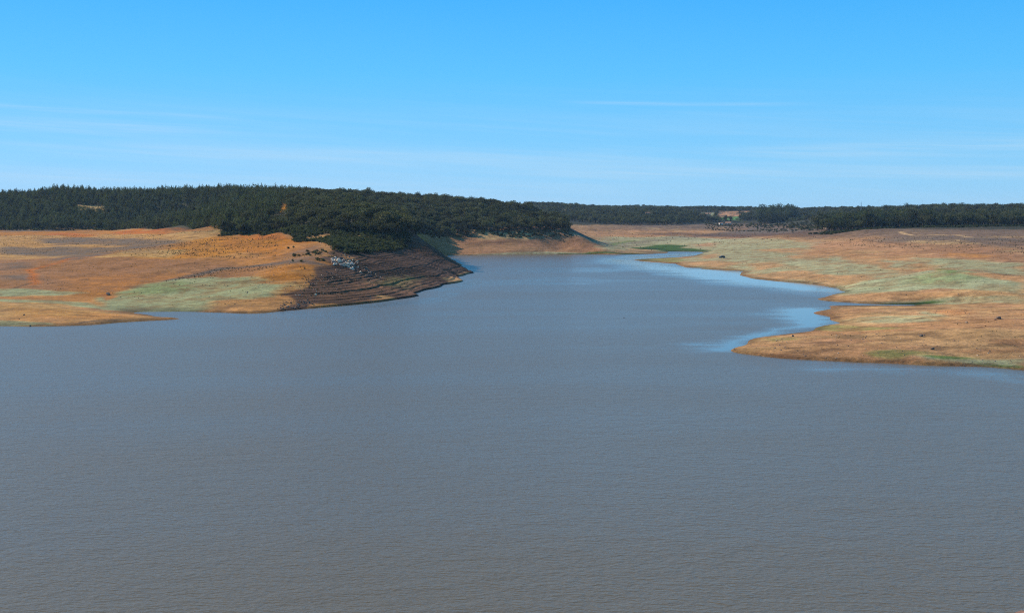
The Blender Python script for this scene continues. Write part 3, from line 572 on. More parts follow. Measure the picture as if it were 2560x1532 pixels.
def proto_collection(name, meshes):
    c = bpy.data.collections.new(name)
    for i, m in enumerate(meshes): c.objects.link(bpy.data.objects.new('%s_%02d' % (name, i), m))
    return c
PC = {k: proto_collection(k + '_forms', [a[2] for a in v]) for k, v in PROTO.items()}
def tm(seed, m):
    v, f = tuft_crown(seed); me = bpy.data.meshes.new('tuft'); me.from_pydata(v, [], f); me.materials.append(m); return me
PC['tuft'] = proto_collection('tuft_forms', [tm(i, M_dry if i % 3 else M_shrub) for i in range(6)])
def scatter(name, col, pts, scl, rot, idx_, label, cat):
    """one uncountable mass: instances of the forms of a collection on points"""
    me = bpy.data.meshes.new(name); me.from_pydata([tuple(q) for q in pts], [], [])
    for an, ty, data in (('sc', 'FLOAT_VECTOR', np.asarray(scl, np.float32).ravel()), ('ro', 'FLOAT', np.asarray(rot, np.float32)), ('ix', 'INT', np.asarray(idx_, np.int32))):
        a = me.attributes.new(an, ty, 'POINT'); a.data.foreach_set('vector' if ty == 'FLOAT_VECTOR' else 'value', data)
    o = link(bpy.data.objects.new(name, me)); tag(o, label, cat, None, 'stuff')
    g = bpy.data.node_groups.new(name + '_scatter', 'GeometryNodeTree'); g.interface.new_socket('Geometry', in_out='INPUT', socket_type='NodeSocketGeometry'); g.interface.new_socket('Geometry', in_out='OUTPUT', socket_type='NodeSocketGeometry')
    N = g.nodes; gi = N.new('NodeGroupInput'); go = N.new('NodeGroupOutput'); ip = N.new('GeometryNodeInstanceOnPoints'); ci = N.new('GeometryNodeCollectionInfo')
    ci.inputs['Collection'].default_value = col; ci.inputs['Separate Children'].default_value = True; ci.inputs['Reset Children'].default_value = True; ip.inputs['Pick Instance'].default_value = True
    def na(nm, ty): k = N.new('GeometryNodeInputNamedAttribute'); k.data_type = ty; k.inputs['Name'].default_value = nm; return k.outputs['Attribute']
    cb = N.new('ShaderNodeCombineXYZ'); L = g.links
    L.new(na('ro', 'FLOAT'), cb.inputs[2]); L.new(gi.outputs[0], ip.inputs['Points']); L.new(ci.outputs[0], ip.inputs['Instance']); L.new(na('ix', 'INT'), ip.inputs['Instance Index']); L.new(cb.outputs[0], ip.inputs['Rotation']); L.new(na('sc', 'FLOAT_VECTOR'), ip.inputs['Scale']); L.new(ip.outputs[0], go.inputs[0])
    md = o.modifiers.new('scatter', 'NODES'); md.node_group = g
    return o
def inpoly(x, y, q):
    r = np.zeros(len(x), bool)
    for i in range(len(q)):
        ax, ay = q[i - 1]; bx, by = q[i]
        with np.errstate(divide='ignore', invalid='ignore'): r ^= ((ay > y) != (by > y)) & (x < (bx - ax) * (y - ay) / (by - ay) + ax)
    return r
def plan(pts): return np.array([(Yv * (px - CX) / F, Yv) for px, Yv in pts])
def fill(poly, sp, clear=True, jitter=.45):
    x0, y0 = poly.min(0); x1, y1 = poly.max(0)
    a, b = np.meshgrid(np.arange(x0, x1, sp), np.arange(y0, y1, sp)); a = a.ravel() + rng.uniform(-jitter, jitter, a.size) * sp; b = b.ravel() + rng.uniform(-jitter, jitter, b.size) * sp
    k = inpoly(a, b, poly)
    if clear:
        for f in FIELDS: k &= ~inpoly(a, b, f)
    return a[k], b[k]
POOL = {k: [] for k in KIND}                         # rows: x, y, z, height, width factor, wood number
WOODS = ['left hillside', 'headland', 'second headland', 'far hills', 'right shore', 'right skyline', 'bank']
def wood(poly, sp, kinds, hrange, wid, wn, minz=17.5, margin=.002):
    x, y = fill(plan(poly), sp); z = height(x, y); h = (hrange[0] + (hrange[1] - hrange[0]) * rng.uniform(0, 1, len(x)) ** 1.5) * (.78 + .44 * fbm(x / 30, y / 30, 400 + wn, 2))
    k = (z > minz + (fbm(x / 12, y / 12, 433, 2) - .5) * 3) & seen(x, y, z + h, margin); x, y, z, h = x[k], y[k], z[k], h[k]
    pick = rng.uniform(size=len(x)); acc = 0
    for kn, pr in kinds:
        s = (pick >= acc) & (pick < acc + pr); acc += pr
        POOL[kn].append(np.column_stack([x[s], y[s], z[s], h[s] * (.72 if kn == 'oak_tree' and wn == 0 else 1), np.full(s.sum(), wid) * rng.uniform(.85, 1.2, s.sum()), np.full(s.sum(), wn)]))
wood([(-420,1130),(300,1120),(400,1050),(470,880),(540,765),(655,735),(700,780),(735,930),(760,1420),(600,1500),(-420,1480)], 5.2, [('pine_tree', .84), ('oak_tree', .16)], (5.5, 12), 1.2, 0, 18.2)
wood([(655,745),(760,690),(860,650),(950,650),(1000,650),(1025,672),(1080,770),(1100,880),(1110,960),(1150,1420),(760,1420),(735,930),(700,780)], 5.4, [('oak_tree', .92), ('pine_tree', .08)], (4.0, 11), 1.15, 1, 19.0)
wood([(1000,930),(1110,985),(1175,985),(1185,1005),(1300,1000),(1425,1003),(1420,1100),(1350,1420),(1090,1420),(1000,1100)], 5.8, [('oak_tree', .95), ('pine_tree', .05)], (4.5, 12), 1.12, 2, 15.0)
wood([(1330,1560),(1400,1690),(1560,1690),(1700,1750),(1750,1980),(1900,2080),(1990,1850),(2060,1700),(2160,2100),(2200,3600),(1300,3600)], 8.6, [('oak_tree', .75), ('pine_tree', .25)], (4, 11.5), 1.25, 3, 15)
wood([(1895,1960),(1990,1960),(1990,2080),(1895,2080)], 8.0, [('tall_tree', 1)], (20, 29), 1.1, 3, 15)
wood([(2034,1090),(2150,1090),(2240,1078),(2330,1085),(2330,1170),(2200,1200),(2034,1180)], 6.4, [('tall_tree', .75), ('oak_tree', .25)], (10, 19), 1.15, 4, 16.5)
wood([(2300,1075),(2440,1075),(2700,1065),(2760,1400),(2330,1400)], 6.8, [('oak_tree', .75), ('tall_tree', .25)], (7, 15), 1.05, 4, 16.5)
wood([(2034,1190),(2330,1210),(2760,1400),(2760,2000),(2100,2000)], 9.5, [('oak_tree', .9), ('tall_tree', .1)], (4.5, 14), 1.15, 5, 18)
wood([(1760,1960),(2040,1600),(2060,1500),(2045,1250),(2025,1180),(1960,1600),(1760,1880)], 11, [('oak_tree', 1)], (3, 5.5), 1.3, 3, 15)
# shrubs: fringe of the woods and the shaded gully of the headland
def bush(poly, sp, hr, wn, minz, dens=1.0):
    x, y = fill(plan(poly), sp, True, 1.4); z = height(x, y); k = (z > minz) & (fbm(x / 18, y / 18, 470, 3) < .35 + .4 * dens) & seen(x, y, z + 1, .001)
    x, y, z = x[k], y[k], z[k]; POOL['shrub'].append(np.column_stack([x, y, z, rng.uniform(*hr, len(x)), rng.uniform(1.1, 1.7, len(x)), np.full(len(x), wn)]))
def pixplan(pts): return [((CX + F * ground_at(a, b)[0] / ground_at(a, b)[1]), ground_at(a, b)[1]) for a, b in pts]
bush(pixplan([(545,592),(640,580),(720,588),(742,606),(790,604),(835,628),(900,645),(985,632),(1028,606),(1030,590),(960,572),(800,570),(650,566),(560,574)]), 2.1, (1.2, 2.6), 1, 13.2, .95)
bush(pixplan([(720,618),(790,622),(850,640),(800,662),(730,655)]), 3.2, (.7, 1.5), 1, 8, .5)
bush([(-420,1120),(300,1120),(540,1100),(600,800),(640,740),(700,745),(600,900),(480,1240),(300,1180),(-420,1180)], 3.4, (1.0, 2.4), 0, 17.5, .6)
bush([(1035,945),(1110,975),(1175,975),(1183,995),(1300,985),(1430,990),(1425,1010),(1180,1012),(1100,1000),(1035,960)], 2.8, (1.2, 2.4), 2, 13, .9)
bush([(1421,990),(1440,985),(1445,1000),(1425,1020)], 3, (.6, 1.3), 2, 8, .7)
bush([(2020,1060),(2700,1040),(2700,1100),(2020,1110)], 3.2, (1.0, 2.6), 4, 14, .7)
bush([(1760,1700),(2060,1250),(2060,1550),(1800,1950)], 8, (1.0, 2.5), 3, 11, .55)

LBL = {
 ('pine_tree', 0): ('slender dark green pine in the dense wood on the left hillside', 'pines on the left hillside'),
 ('pine_tree', 1): ('narrow dark pine standing among the round oaks of the steep headland', 'pines among the headland oaks'),
 ('pine_tree', 2): ('narrow dark pine among the oaks of the second headland', 'pines on the second headland'),
 ('pine_tree', 3): ('small hazy pine in the far wooded hills', 'pines on the far hills'),
 ('oak_tree', 0): ('round oak scattered among the pines on the left hillside', 'oaks among the left hillside pines'),
 ('oak_tree', 1): ('round dark oak in the wood above the brown terraced headland slope', 'oaks on the near headland'),
 ('oak_tree', 2): ('round dark oak in the wood on the second headland behind the inlet', 'oaks on the second headland'),
 ('oak_tree', 3): ('small hazy oak on the far hills beyond the flats', 'oaks on the far hills'),
 ('oak_tree', 4): ('broad dark oak in the wood above the right shore', 'oaks above the right shore'),
 ('oak_tree', 5): ('distant oak on the rise behind the right shore wood', 'oaks on the right skyline'),
 ('tall_tree', 3): ('tall loose crowned tree in the clump on the far valley side', 'tall clump in the far valley'),
 ('tall_tree', 4): ('tall dark tree with bare lower trunk in the right shore wood', 'tall trees above the right shore'),
 ('tall_tree', 5): ('tall distant tree rising behind the right shore wood', 'tall trees on the right skyline'),
 ('shrub', 0): ('low dark shrub at the foot of the left hillside wood', 'shrubs below the left wood'),
 ('shrub', 1): ('dense low shrub at the wood edge on the shaded headland slope', 'shrubs on the near headland'),
 ('shrub', 2): ('low shrub along the tree line of the second headland', 'shrubs on the second headland'),
 ('shrub', 3): ('small grey green shrub on the far flats', 'shrubs on the far flats'),
 ('shrub', 4): ('low shrub in the heath belt below the right shore wood', 'shrubs below the right shore wood')}
SUB = {
 ('pine_tree', 0): [(185, 'slender dark pine in the left hillside wood, left of the pale clearing', 'pines left of the pale clearing'), (290, 'slender dark pine above or below the pale clearing in the left hillside wood', 'pines at the pale clearing'), (500, 'slender dark pine in the left hillside wood above the red earth banks', 'pines above the red banks'), (590, 'slender dark pine at the wood corner where it meets the bare bay', 'pines at the bay corner'), (650, 'slender dark pine in the wood above the orange bank', 'pines above the orange bank'), (9e9, 'slender dark pine in the wood left of the orange track gap', 'pines by the orange gap')],
 ('oak_tree', 1): [(770, 'round dark oak on the headland hill near the orange track gap', 'oaks near the orange gap'), (900, 'round dark oak in the headland wood above the pale rock pile', 'oaks above the rock pile'), (9e9, 'round dark oak in the headland wood above the brown terraced slope', 'oaks above the terraced slope')],
 ('shrub', 1): [(745, 'low dense shrub along the top of the orange bank left of the headland', 'shrubs above the orange bank'), (850, 'low dense shrub on the headland around the small orange scar', 'shrubs around the orange scar'), (950, 'low dense shrub in the shaded gully above the pale rock pile', 'shrubs above the rock pile'), (9e9, 'low dense shrub at the wood edge above the terraced headland slope', 'shrubs above the terraced slope')],
 ('tall_tree', 4): [(2120, 'tall dark tree at the left end of the right shore wood', 'tall trees at the left end of the right wood'), (2230, 'tall dark tree in the middle stretch of the right shore wood', 'tall trees in the middle of the right wood'), (2330, 'tall dark tree in the right shore wood above the pale track', 'tall trees above the pale track'), (9e9, 'tall dark tree among the oaks towards the right edge of the wood', 'tall trees among the right edge oaks')],
 ('oak_tree', 4): [(2330, 'broad dark oak beneath the tall trees of the right shore wood', 'oaks beneath the tall right trees'), (2450, 'broad dark oak in the right shore wood above the end of the pale track', 'oaks above the track end'), (9e9, 'broad dark oak in the right shore wood near the right edge', 'oaks near the right edge')]}
def place_tree(kname, form, x, y, z, h, wd, rot, label, cat, group=None):
    cm, tmh, _ = PROTO[kname][form]
    r = bpy.data.objects.new(kname, None); r.location = (x, y, z - .05); r.rotation_euler = (0, 0, rot); r.scale = (h * wd, h * wd, h); r.empty_display_size = .3; COL.objects.link(r); tag(r, label, cat, group)
    for nm, m in (('trunk', tmh), ('crown', cm)):
        c = bpy.data.objects.new(nm, m); COL.objects.link(c); c.parent = r
    return r
STUFF_LBL = {'pine_tree': ('wood of small pines', 'pine woods in the distance and behind the nearest pines', 'wood'), 'oak_tree': ('oak_wood', 'oak woods in the distance and behind the nearest oaks', 'wood'),
             'tall_tree': ('tall_wood', 'rest of the tall trees in the woods', 'wood'), 'shrub': ('scrub', 'rest of the low scrub along the tree lines', 'scrub')}
STUFF_NAME = {'pine_tree': 'pine_wood', 'oak_tree': 'oak_wood', 'tall_tree': 'tall_tree_wood', 'shrub': 'scrub'}
for kname, rows in POOL.items():
    A_ = np.concatenate(rows); inframe = np.abs(A_[:, 0] / A_[:, 1]) < 1275 / F
    vis = seen(A_[:, 0], A_[:, 1], A_[:, 2] + A_[:, 3] * .6, -.0005) & inframe
    score = A_[:, 3] * np.minimum(A_[:, 4], 1.2) / A_[:, 1] * np.where(vis, 1, .01); order = np.argsort(-score)
    first = order[:300]; rest = order[300:]; rot = rng.uniform(0, 6.28, len(A_)); form = rng.integers(0, KIND[kname]['n'], len(A_))
    for i in first:
        x, y, z, h, wd, wn = A_[i]; lb, gp = LBL[(kname, int(wn))]; pxv = CX + F * x / y
        for lim, l2, g2 in SUB.get((kname, int(wn)), []):
            if pxv < lim: lb, gp = l2, g2; break
        place_tree(kname, int(form[i]), x, y, z, h, wd, rot[i], lb, 'shrub' if kname == 'shrub' else 'tree', gp)
    if len(rest):
        B = A_[rest]; sc = np.column_stack([B[:, 3] * B[:, 4], B[:, 3] * B[:, 4], B[:, 3]])
        scatter(STUFF_NAME[kname], PC[kname], B[:, :3] - [0, 0, .05], sc, rot[rest], form[rest], STUFF_LBL[kname][1], STUFF_LBL[kname][2])
    print(kname, len(A_))
# trees one can pick out
def lone(kname, form, px, Yv, h, wd, label, cat='tree'):
    x = Yv * (px - CX) / F; z = float(height([x], [Yv])[0]); return place_tree(kname, form, x, Yv, z, h, wd, form * 1.3, label, cat)
lone('oak_tree', 2, 923, 1195, 13.5, .85, 'tall open crowned oak rising highest on the headland skyline')
lone('pine_tree', 1, 135, 1362, 11.5, 1.2, 'tallest pine on the hump of the left skyline')
lone('pine_tree', 3, 619, 1140, 11, 1.1, 'pointed pine breaking the skyline where the left hill meets the headland')
lone('pine_tree', 2, 850, 1195, 12, 1.1, 'dark pointed pine left of the tall oak on the headland skyline')
lone('tall_tree', 4, 2266, 1640, 17, 1.3, 'tall lone tree standing highest on the right skyline')
lone('oak_tree', 4, 762, 1145, 11, 1.0, 'broad oak crowning the left end of the headland skyline')
lone('oak_tree', 3, 1090, 1295, 11, 1.0, 'oak bump on the skyline midway down the headland ridge')
lone('oak_tree', 5, 2225, 1560, 11, 1.2, 'round domed oak left of the tall lone tree on the right skyline')
lone('oak_tree', 1, 2533, 1480, 12, 1.2, 'round oak on the skyline near the right edge')
lone('oak_tree', 6, 2562, 1460, 13, 1.2, 'large oak cut by the right edge on the skyline')

# leafless grey trees showing pale among the oaks
def bare_form(s):
    r = random.Random(s); parts = [tube([(0,0,-.05),(.02,0,.2),(.01,.02,.45)], [.04,.032,.022], 6)]
    for k in range(16):
        a = r.uniform(0, 6.28); z0 = r.uniform(.22, .45); e = r.uniform(.2, .42); u = r.uniform(.5, 1.1); p1 = (e*.5*math.cos(a), e*.5*math.sin(a), z0+e*u*.5); p2 = (e*math.cos(a+.2), e*math.sin(a+.2), z0+e*u)
        parts.append(tube([(.01,.01,z0), p1, p2], [.016,.011,.005], 4))
        for q in range(3):
            b = a + r.uniform(-1, 1); d = r.uniform(.08, .16); parts.append(tube([p1 if q else p2, ((p1 if q else p2)[0]+d*math.cos(b), (p1 if q else p2)[1]+d*math.sin(b), (p1 if q else p2)[2]+d*.8)], [.008,.003], 3))
    return merge(*parts)
BARE = []
for i in range(4):
    me = bpy.data.meshes.new('bare_limbs'); v, f = bare_form(300 + i); me.from_pydata(v, [], f); me.materials.append(M_grey); BARE.append(me)
for k, (px, Yv, h) in enumerate([(905,700,6),(930,712,7),(870,690,6),(975,745,7),(1003,725,6),(840,720,6.5),(880,770,7),(960,800,7.5),(1020,800,7),(1060,1010,8),(1120,1030,8),(1160,1025,7.5),(1205,1030,8),(1270,1030,8.5),(1300,1022,7.5),(1370,1018,8),(1395,1015,7),(1340,1040,8.5)]):
    x = Yv * (px - CX) / F; z = float(height([x], [Yv])[0]); o = bpy.data.objects.new('leafless_tree', BARE[k % 4]); o.location = (x, Yv, z); o.rotation_euler = (0, 0, k * 1.7); o.scale = (h * 1.2, h * 1.2, h * 1.15); COL.objects.link(o)
    tag(o, 'pale leafless tree among the oaks of the near headland' if k < 9 else 'pale leafless tree along the front of the second headland wood', 'tree', 'leafless trees on the near headland' if k < 9 else 'leafless trees on the second headland')
# dry tufts dotted over the bare slopes
tp, ts = [], []
def tufts(pix, sp, hr, dens):
    x, y = fill(np.array([ground_at(a, b) for a, b in pix]), sp, False, 1.6); z = height(x, y); k = (z > .5) & (fbm(x / 14, y / 14, 510, 4) * .75 + rng.uniform(0, .25, len(x)) > 1 - dens)
    tp.append(np.column_stack([x[k], y[k], z[k]])); ts.append(hr[0] * .7 + (hr[1] - hr[0]) * .9 * rng.uniform(0, 1, k.sum()) ** 2)
tufts([(0,585),(550,576),(700,585),(700,620),(560,645),(330,640),(200,632),(0,640)], 2.8, (.2, .6), .48)
tufts([(330,625),(560,590),(700,590),(690,650),(520,645)], 2.4, (.3, .8), .5)
tufts([(0,650),(240,646),(650,660),(700,740),(500,775),(280,740),(0,720)], 4.0, (.2, .5), .42)
tufts([(410,704),(490,684),(560,668),(690,660),(690,668),(560,678),(500,694)], 1.5, (.25, .6), .72)
tufts([(740,640),(860,640),(1000,660),(1080,690),(960,735),(760,745)], 2.6, (.3, .8), .46)
tufts([(2060,600),(2560,590),(2560,640),(2300,625),(2060,612)], 4.5, (.4, 1.0), .5)
tufts([(1700,640),(2560,640),(2560,760),(2200,740),(1900,690)], 7, (.25, .6), .42)
tufts([(1980,860),(2100,810),(2300,775),(2560,775),(2560,910),(2300,900)], 3.2, (.12, .35), .43)
tufts([(1430,570),(2050,566),(2050,592),(1450,590)], 14, (.6, 1.6), .5)
tp = np.concatenate(tp); ts = np.concatenate(ts)
scatter('dry_tufts', PC['tuft'], tp, np.column_stack([ts * 1.3, ts * 1.3, ts]), rng.uniform(0, 6.28, len(tp)), rng.integers(0, 6, len(tp)), 'small dark tufts dotted over the bare slopes', 'tufts')
print('tufts', len(tp))

# ------------------------------------------------------------------ rocks
M_pale = mat('pale_rock', (.64, .47, .31), .9, .2, .3, 1.2, .5, .25); M_dark = mat('dark_rock', (.17, .125, .095), .9, .15, .35, 1.2, .5, .35); M_ruddy = mat('ruddy_rock', (.36, .20, .13), .9, .15, .3, 1.2, .5, .25)
def rock_mesh(s, m):
    bm = bmesh.new(); bmesh.ops.create_icosphere(bm, subdivisions=2, radius=.5); r = np.random.default_rng(s)
    pl = r.normal(size=(9, 3)); pl /= np.linalg.norm(pl, axis=1)[:, None]; dd = r.uniform(.24, .46, 9); st = r.uniform(.75, 1.3, 3)
    for v in bm.verts:
        c = np.array(v.co)
        for q_, d in zip(pl, dd):
            k = c @ q_ - d
            if k > 0: c = c - q_ * k
        c = (c + r.normal(size=3) * .012) * st; v.co = c
    me = bpy.data.meshes.new('boulder'); bm.to_mesh(me); bm.free(); me.materials.append(m); return me
RK = {k: [rock_mesh(900 + 20 * i + j, m) for j in range(6)] for i, (k, m) in enumerate((('pale', M_pale), ('dark', M_dark), ('ruddy', M_ruddy)))}
def rock(kind, x, y, s, label, group=None, sink=.18, name='boulder'):
    z = float(height([x], [y])[0]); o = bpy.data.objects.new(name, RK[kind][random.randrange(6)]); o.location = (x, y, z + s * (.5 - sink) * .6); o.rotation_euler = (random.uniform(-.5, .5), random.uniform(-.5, .5), random.uniform(0, 6.28))
    o.scale = (s * random.uniform(.8, 1.3), s * random.uniform(.8, 1.2), s * random.uniform(.65, 1.05)); COL.objects.link(o); return tag(o, label, 'boulder', group)
def rocks(pix, n, smin, smax, kinds, label, group):
    q = np.array([ground_at(a, b) for a, b in pix]); x0, y0 = q.min(0); x1, y1 = q.max(0); k = 0
    while k < n:
        x, y = random.uniform(x0, x1), random.uniform(y0, y1)
        if inpoly(np.array([x]), np.array([y]), q)[0]:
            rock(random.choice(kinds), x, y, smin + (smax - smin) * random.random() ** 2.2, label, group); k += 1
rocks([(828,652),(842,644),(872,652),(898,668),(880,676),(850,668),(832,664)], 80, .9, 2.5, ['pale', 'pale', 'pale', 'dark'], 'pale boulder in the tumbled rock pile on the headland slope', 'boulders in the pale rock pile')
rocks([(880,655),(905,664),(955,690),(960,698),(920,694),(875,674)], 36, .6, 1.6, ['dark', 'dark', 'pale'], 'boulder in the right end of the rock pile, mostly coloured dark for shade', 'boulders in the shaded end of the rock pile')  # mostly dark rock here, its colour standing in for shade on pale stone
rocks([(850,638),(862,632),(885,646),(905,662),(880,660)], 20, .5, 1.3, ['ruddy', 'pale', 'dark'], 'boulder on the crest above the pale rock pile', 'boulders above the pale rock pile')
rocks([(690,778),(710,755),(770,750),(790,768),(740,775)], 55, .35, .9, ['dark', 'dark', 'ruddy'], 'dark stone scattered at the shore below the headland spine', 'dark stones at the headland foot')
rocks([(735,742),(750,712),(800,690),(840,668),(870,690),(800,712),(790,742)], 60, .3, .8, ['dark', 'ruddy', 'ruddy', 'pale'], 'reddish brown stone strewn along the spine of the headland', 'stones along the headland spine')
rocks([(785,604),(812,606),(850,625),(830,632),(800,620)], 14, .4, 1.0, ['pale', 'ruddy'], 'small rock in the orange scar between the headland shrubs', 'rocks in the headland scar')
sp_, ss_ = [], []
for pix, n_ in (([(690,780),(705,735),(735,700),(800,690),(860,672),(960,696),(900,715),(800,745),(790,770)], 900), ([(560,780),(690,700),(760,640),(720,640),(600,740)], 250), ([(1830,876),(2050,830),(2300,840),(2560,880),(2560,922),(2250,908),(1960,895)], 350)):
    q_ = np.array([ground_at(a, b) for a, b in pix]); lo_, hi_ = q_.min(0), q_.max(0); xy = rng.uniform(lo_, hi_, (n_ * 3, 2)); xy = xy[inpoly(xy[:, 0], xy[:, 1], q_)][:n_]
    sp_.append(np.column_stack([xy, height(xy[:, 0], xy[:, 1])])); ss_.append(.12 + .4 * rng.uniform(0, 1, len(xy)) ** 3)
sp_ = np.concatenate(sp_); ss_ = np.concatenate(ss_); PC['stone'] = proto_collection('stone_forms', RK['dark'] + RK['ruddy'][:4] + RK['pale'][:2])
scatter('small_stones', PC['stone'], sp_, np.column_stack([ss_, ss_, ss_ * .8]), rng.uniform(0, 6.28, len(sp_)), rng.integers(0, 12, len(sp_)), 'small loose stones strewn over the shores', 'stones')
def single(px, py, s, kind, label):
    x, y = ground_at(px, py); return rock(kind, x, y, s * .62, label, None, .22)
for px, py, s, kind, lb in [(2303,842,1.5,'dark','dark clod lying in the middle of the bare orange spit at right'), (2311,841,.9,'dark','small dark clod touching the clod on the orange spit at right'), (2416,807,1.1,'dark','dark round stone on the bare ground left of the track at right'),
                             (2496,798,2.0,'dark','largest dark rock beside the thin track near the right edge'), (2488,800,1.0,'ruddy','smaller rock against the largest dark rock near the right edge'), (2331,875,1.2,'dark','dark rock in the thin grass above the right spit shore'), (75,816,1.0,'dark','dark stone standing at the waterline of the left spit'),
                             (60,788,1.2,'dark','flat dark clod on the orange left spit'), (48,799,.8,'dark','dark clod above the grassy edge of the left spit'), (1982,841,1.2,'dark','dark rock on the grassy top of the right spit point'), (270,738,2.4,'ruddy','red earth lump beside the pale green bay grass'), (2395,738,.9,'dark','dark stone in the orange strip below the grassy mound'), (2265,739,.8,'dark','dark stone left in the orange strip below the mound'), (2120,866,.7,'ruddy','small rock on the open front of the right spit')]: single(px, py, s, kind, lb)
for px, py, s, lb in [(2552,1530,1.0,'pale pinkish stone of the near bank in the bottom right corner'), (2566,1534,1.3,'larger stone beyond the bottom right corner')]:
    x, y, _ = G(px, py, 0); o = bpy.data.objects.new('boulder', RK['ruddy'][1]); o.location = (x, y, -.12); o.scale = (s, s, s * .7); COL.objects.link(o); tag(o, lb, 'boulder')

# ------------------------------------------------------------------ car on the right shore
M_paint = mat('black_car_paint', (.012, .013, .018), .25, .5); M_glass = mat('car_glass', (.02, .025, .03), .05, .6); M_tyre = mat('tyre_rubber', (.02, .02, .02), .8, .2); M_rim = mat('alloy_rim', (.45, .45, .46), .35, .5, metallic=.8); M_lamp = mat('lamp_lens', (.7, .7, .68), .1, .6); M_red = mat('tail_lamp', (.35, .02, .02), .2, .5)
cxp, cyp = ground_at(1805, 645.5); cz = float(height([cxp], [cyp])[0])
car = empty('parked_car', (cxp, cyp, cz + .02), R(176)); tag(car, 'black car parked alone on the grassy right shore by the inlet', 'car')
prof = [(-2.1,.42),(-2.12,.80),(-2.02,1.02),(-1.92,1.10),(-1.62,1.52),(-1.30,1.62),(-.1,1.64),(.38,1.56),(1.0,1.08),(1.75,.98),(2.08,.84),(2.14,.55),(2.08,.36),(1.72,.32),(1.62,.55),(1.35,.70),(1.08,.55),(.98,.32),(-.98,.32),(-1.08,.55),(-1.35,.70),(-1.62,.55),(-1.72,.34)]
def wdt(z): return .90 - max(0, z - 1.0) * .32 - max(0, .45 - z) * .2
V = []; Fc = []; m = len(prof)
for s in (-1, 1):
    for x, z in prof: V.append((x, s * wdt(z), z))
for i in range(m): Fc.append((i, (i + 1) % m, m + (i + 1) % m, m + i))
Fc += [tuple(range(m))[::-1], tuple(range(m, 2 * m))]
body = mesh_obj('body', V, Fc, M_paint, car); bv = body.modifiers.new('soft_edges', 'BEVEL'); bv.width = .05; bv.segments = 2; bv.limit_method = 'ANGLE'
for s in (-1, 1):
    for q4 in ([(-1.55,1.12),(-1.42,1.48),(-.72,1.55),(-.72,1.10)], [(-.66,1.10),(-.66,1.56),(.0,1.56),(.12,1.08)], [(.18,1.08),(.06,1.56),(.36,1.48),(.84,1.08)]):
        v = [(x, s * (wdt(z) + .012), z) for x, z in q4] + [(x, s * (wdt(z) - .02), z) for x, z in q4]
        mesh_obj('side_window', v, [(0,1,2,3),(7,6,5,4),(0,4,5,1),(1,5,6,2),(2,6,7,3),(3,7,4,0)], M_glass, car)
    for xx in (-1.35, 1.35):
        def disc(r0, y0, y1, n=18):
            v = [(r0 * math.cos(2*math.pi*i/n), y, r0 * math.sin(2*math.pi*i/n)) for y in (y0, y1) for i in range(n)]
            return v, [(i, (i+1) % n, n + (i+1) % n, n + i) for i in range(n)] + [tuple(range(n))[::-1], tuple(range(n, 2*n))]
        wh = bpy.data.objects.new('wheel', None); wh.location = (xx, s * .78, .33); COL.objects.link(wh); wh.parent = car
        mesh_obj('tyre', *disc(.34, -.11, .11), M_tyre, wh); mesh_obj('rim', *disc(.21, -.125, .125), M_rim, wh)
    v, f = box(2.02, 2.15, s * .62 - .16, s * .62 + .16, .70, .84); mesh_obj('headlight', v, f, M_lamp, car)
    v, f = box(-2.14, -2.04, s * .70 - .12, s * .70 + .12, .82, 1.02); mesh_obj('tail_light', v, f, M_red, car)
    v, f = box(.62, .80, s * 1.0 - .09, s * 1.0 + .09, 1.05, 1.18); mesh_obj('mirror', v, f, M_paint, car)
for nm, (xa, za), (xb, zb), ya, yb in (('windscreen', (.40,1.565), (.99,1.10), .62, .76), ('rear_window', (-1.64,1.51), (-1.90,1.14), .62, .76)):
    d = .018 if nm == 'windscreen' else -.018
    mesh_obj(nm, [(xa+d,-ya,za+.012),(xa+d,ya,za+.012),(xb+d,yb,zb+.012),(xb+d,-yb,zb+.012)], [(0,1,2,3)], M_glass, car)

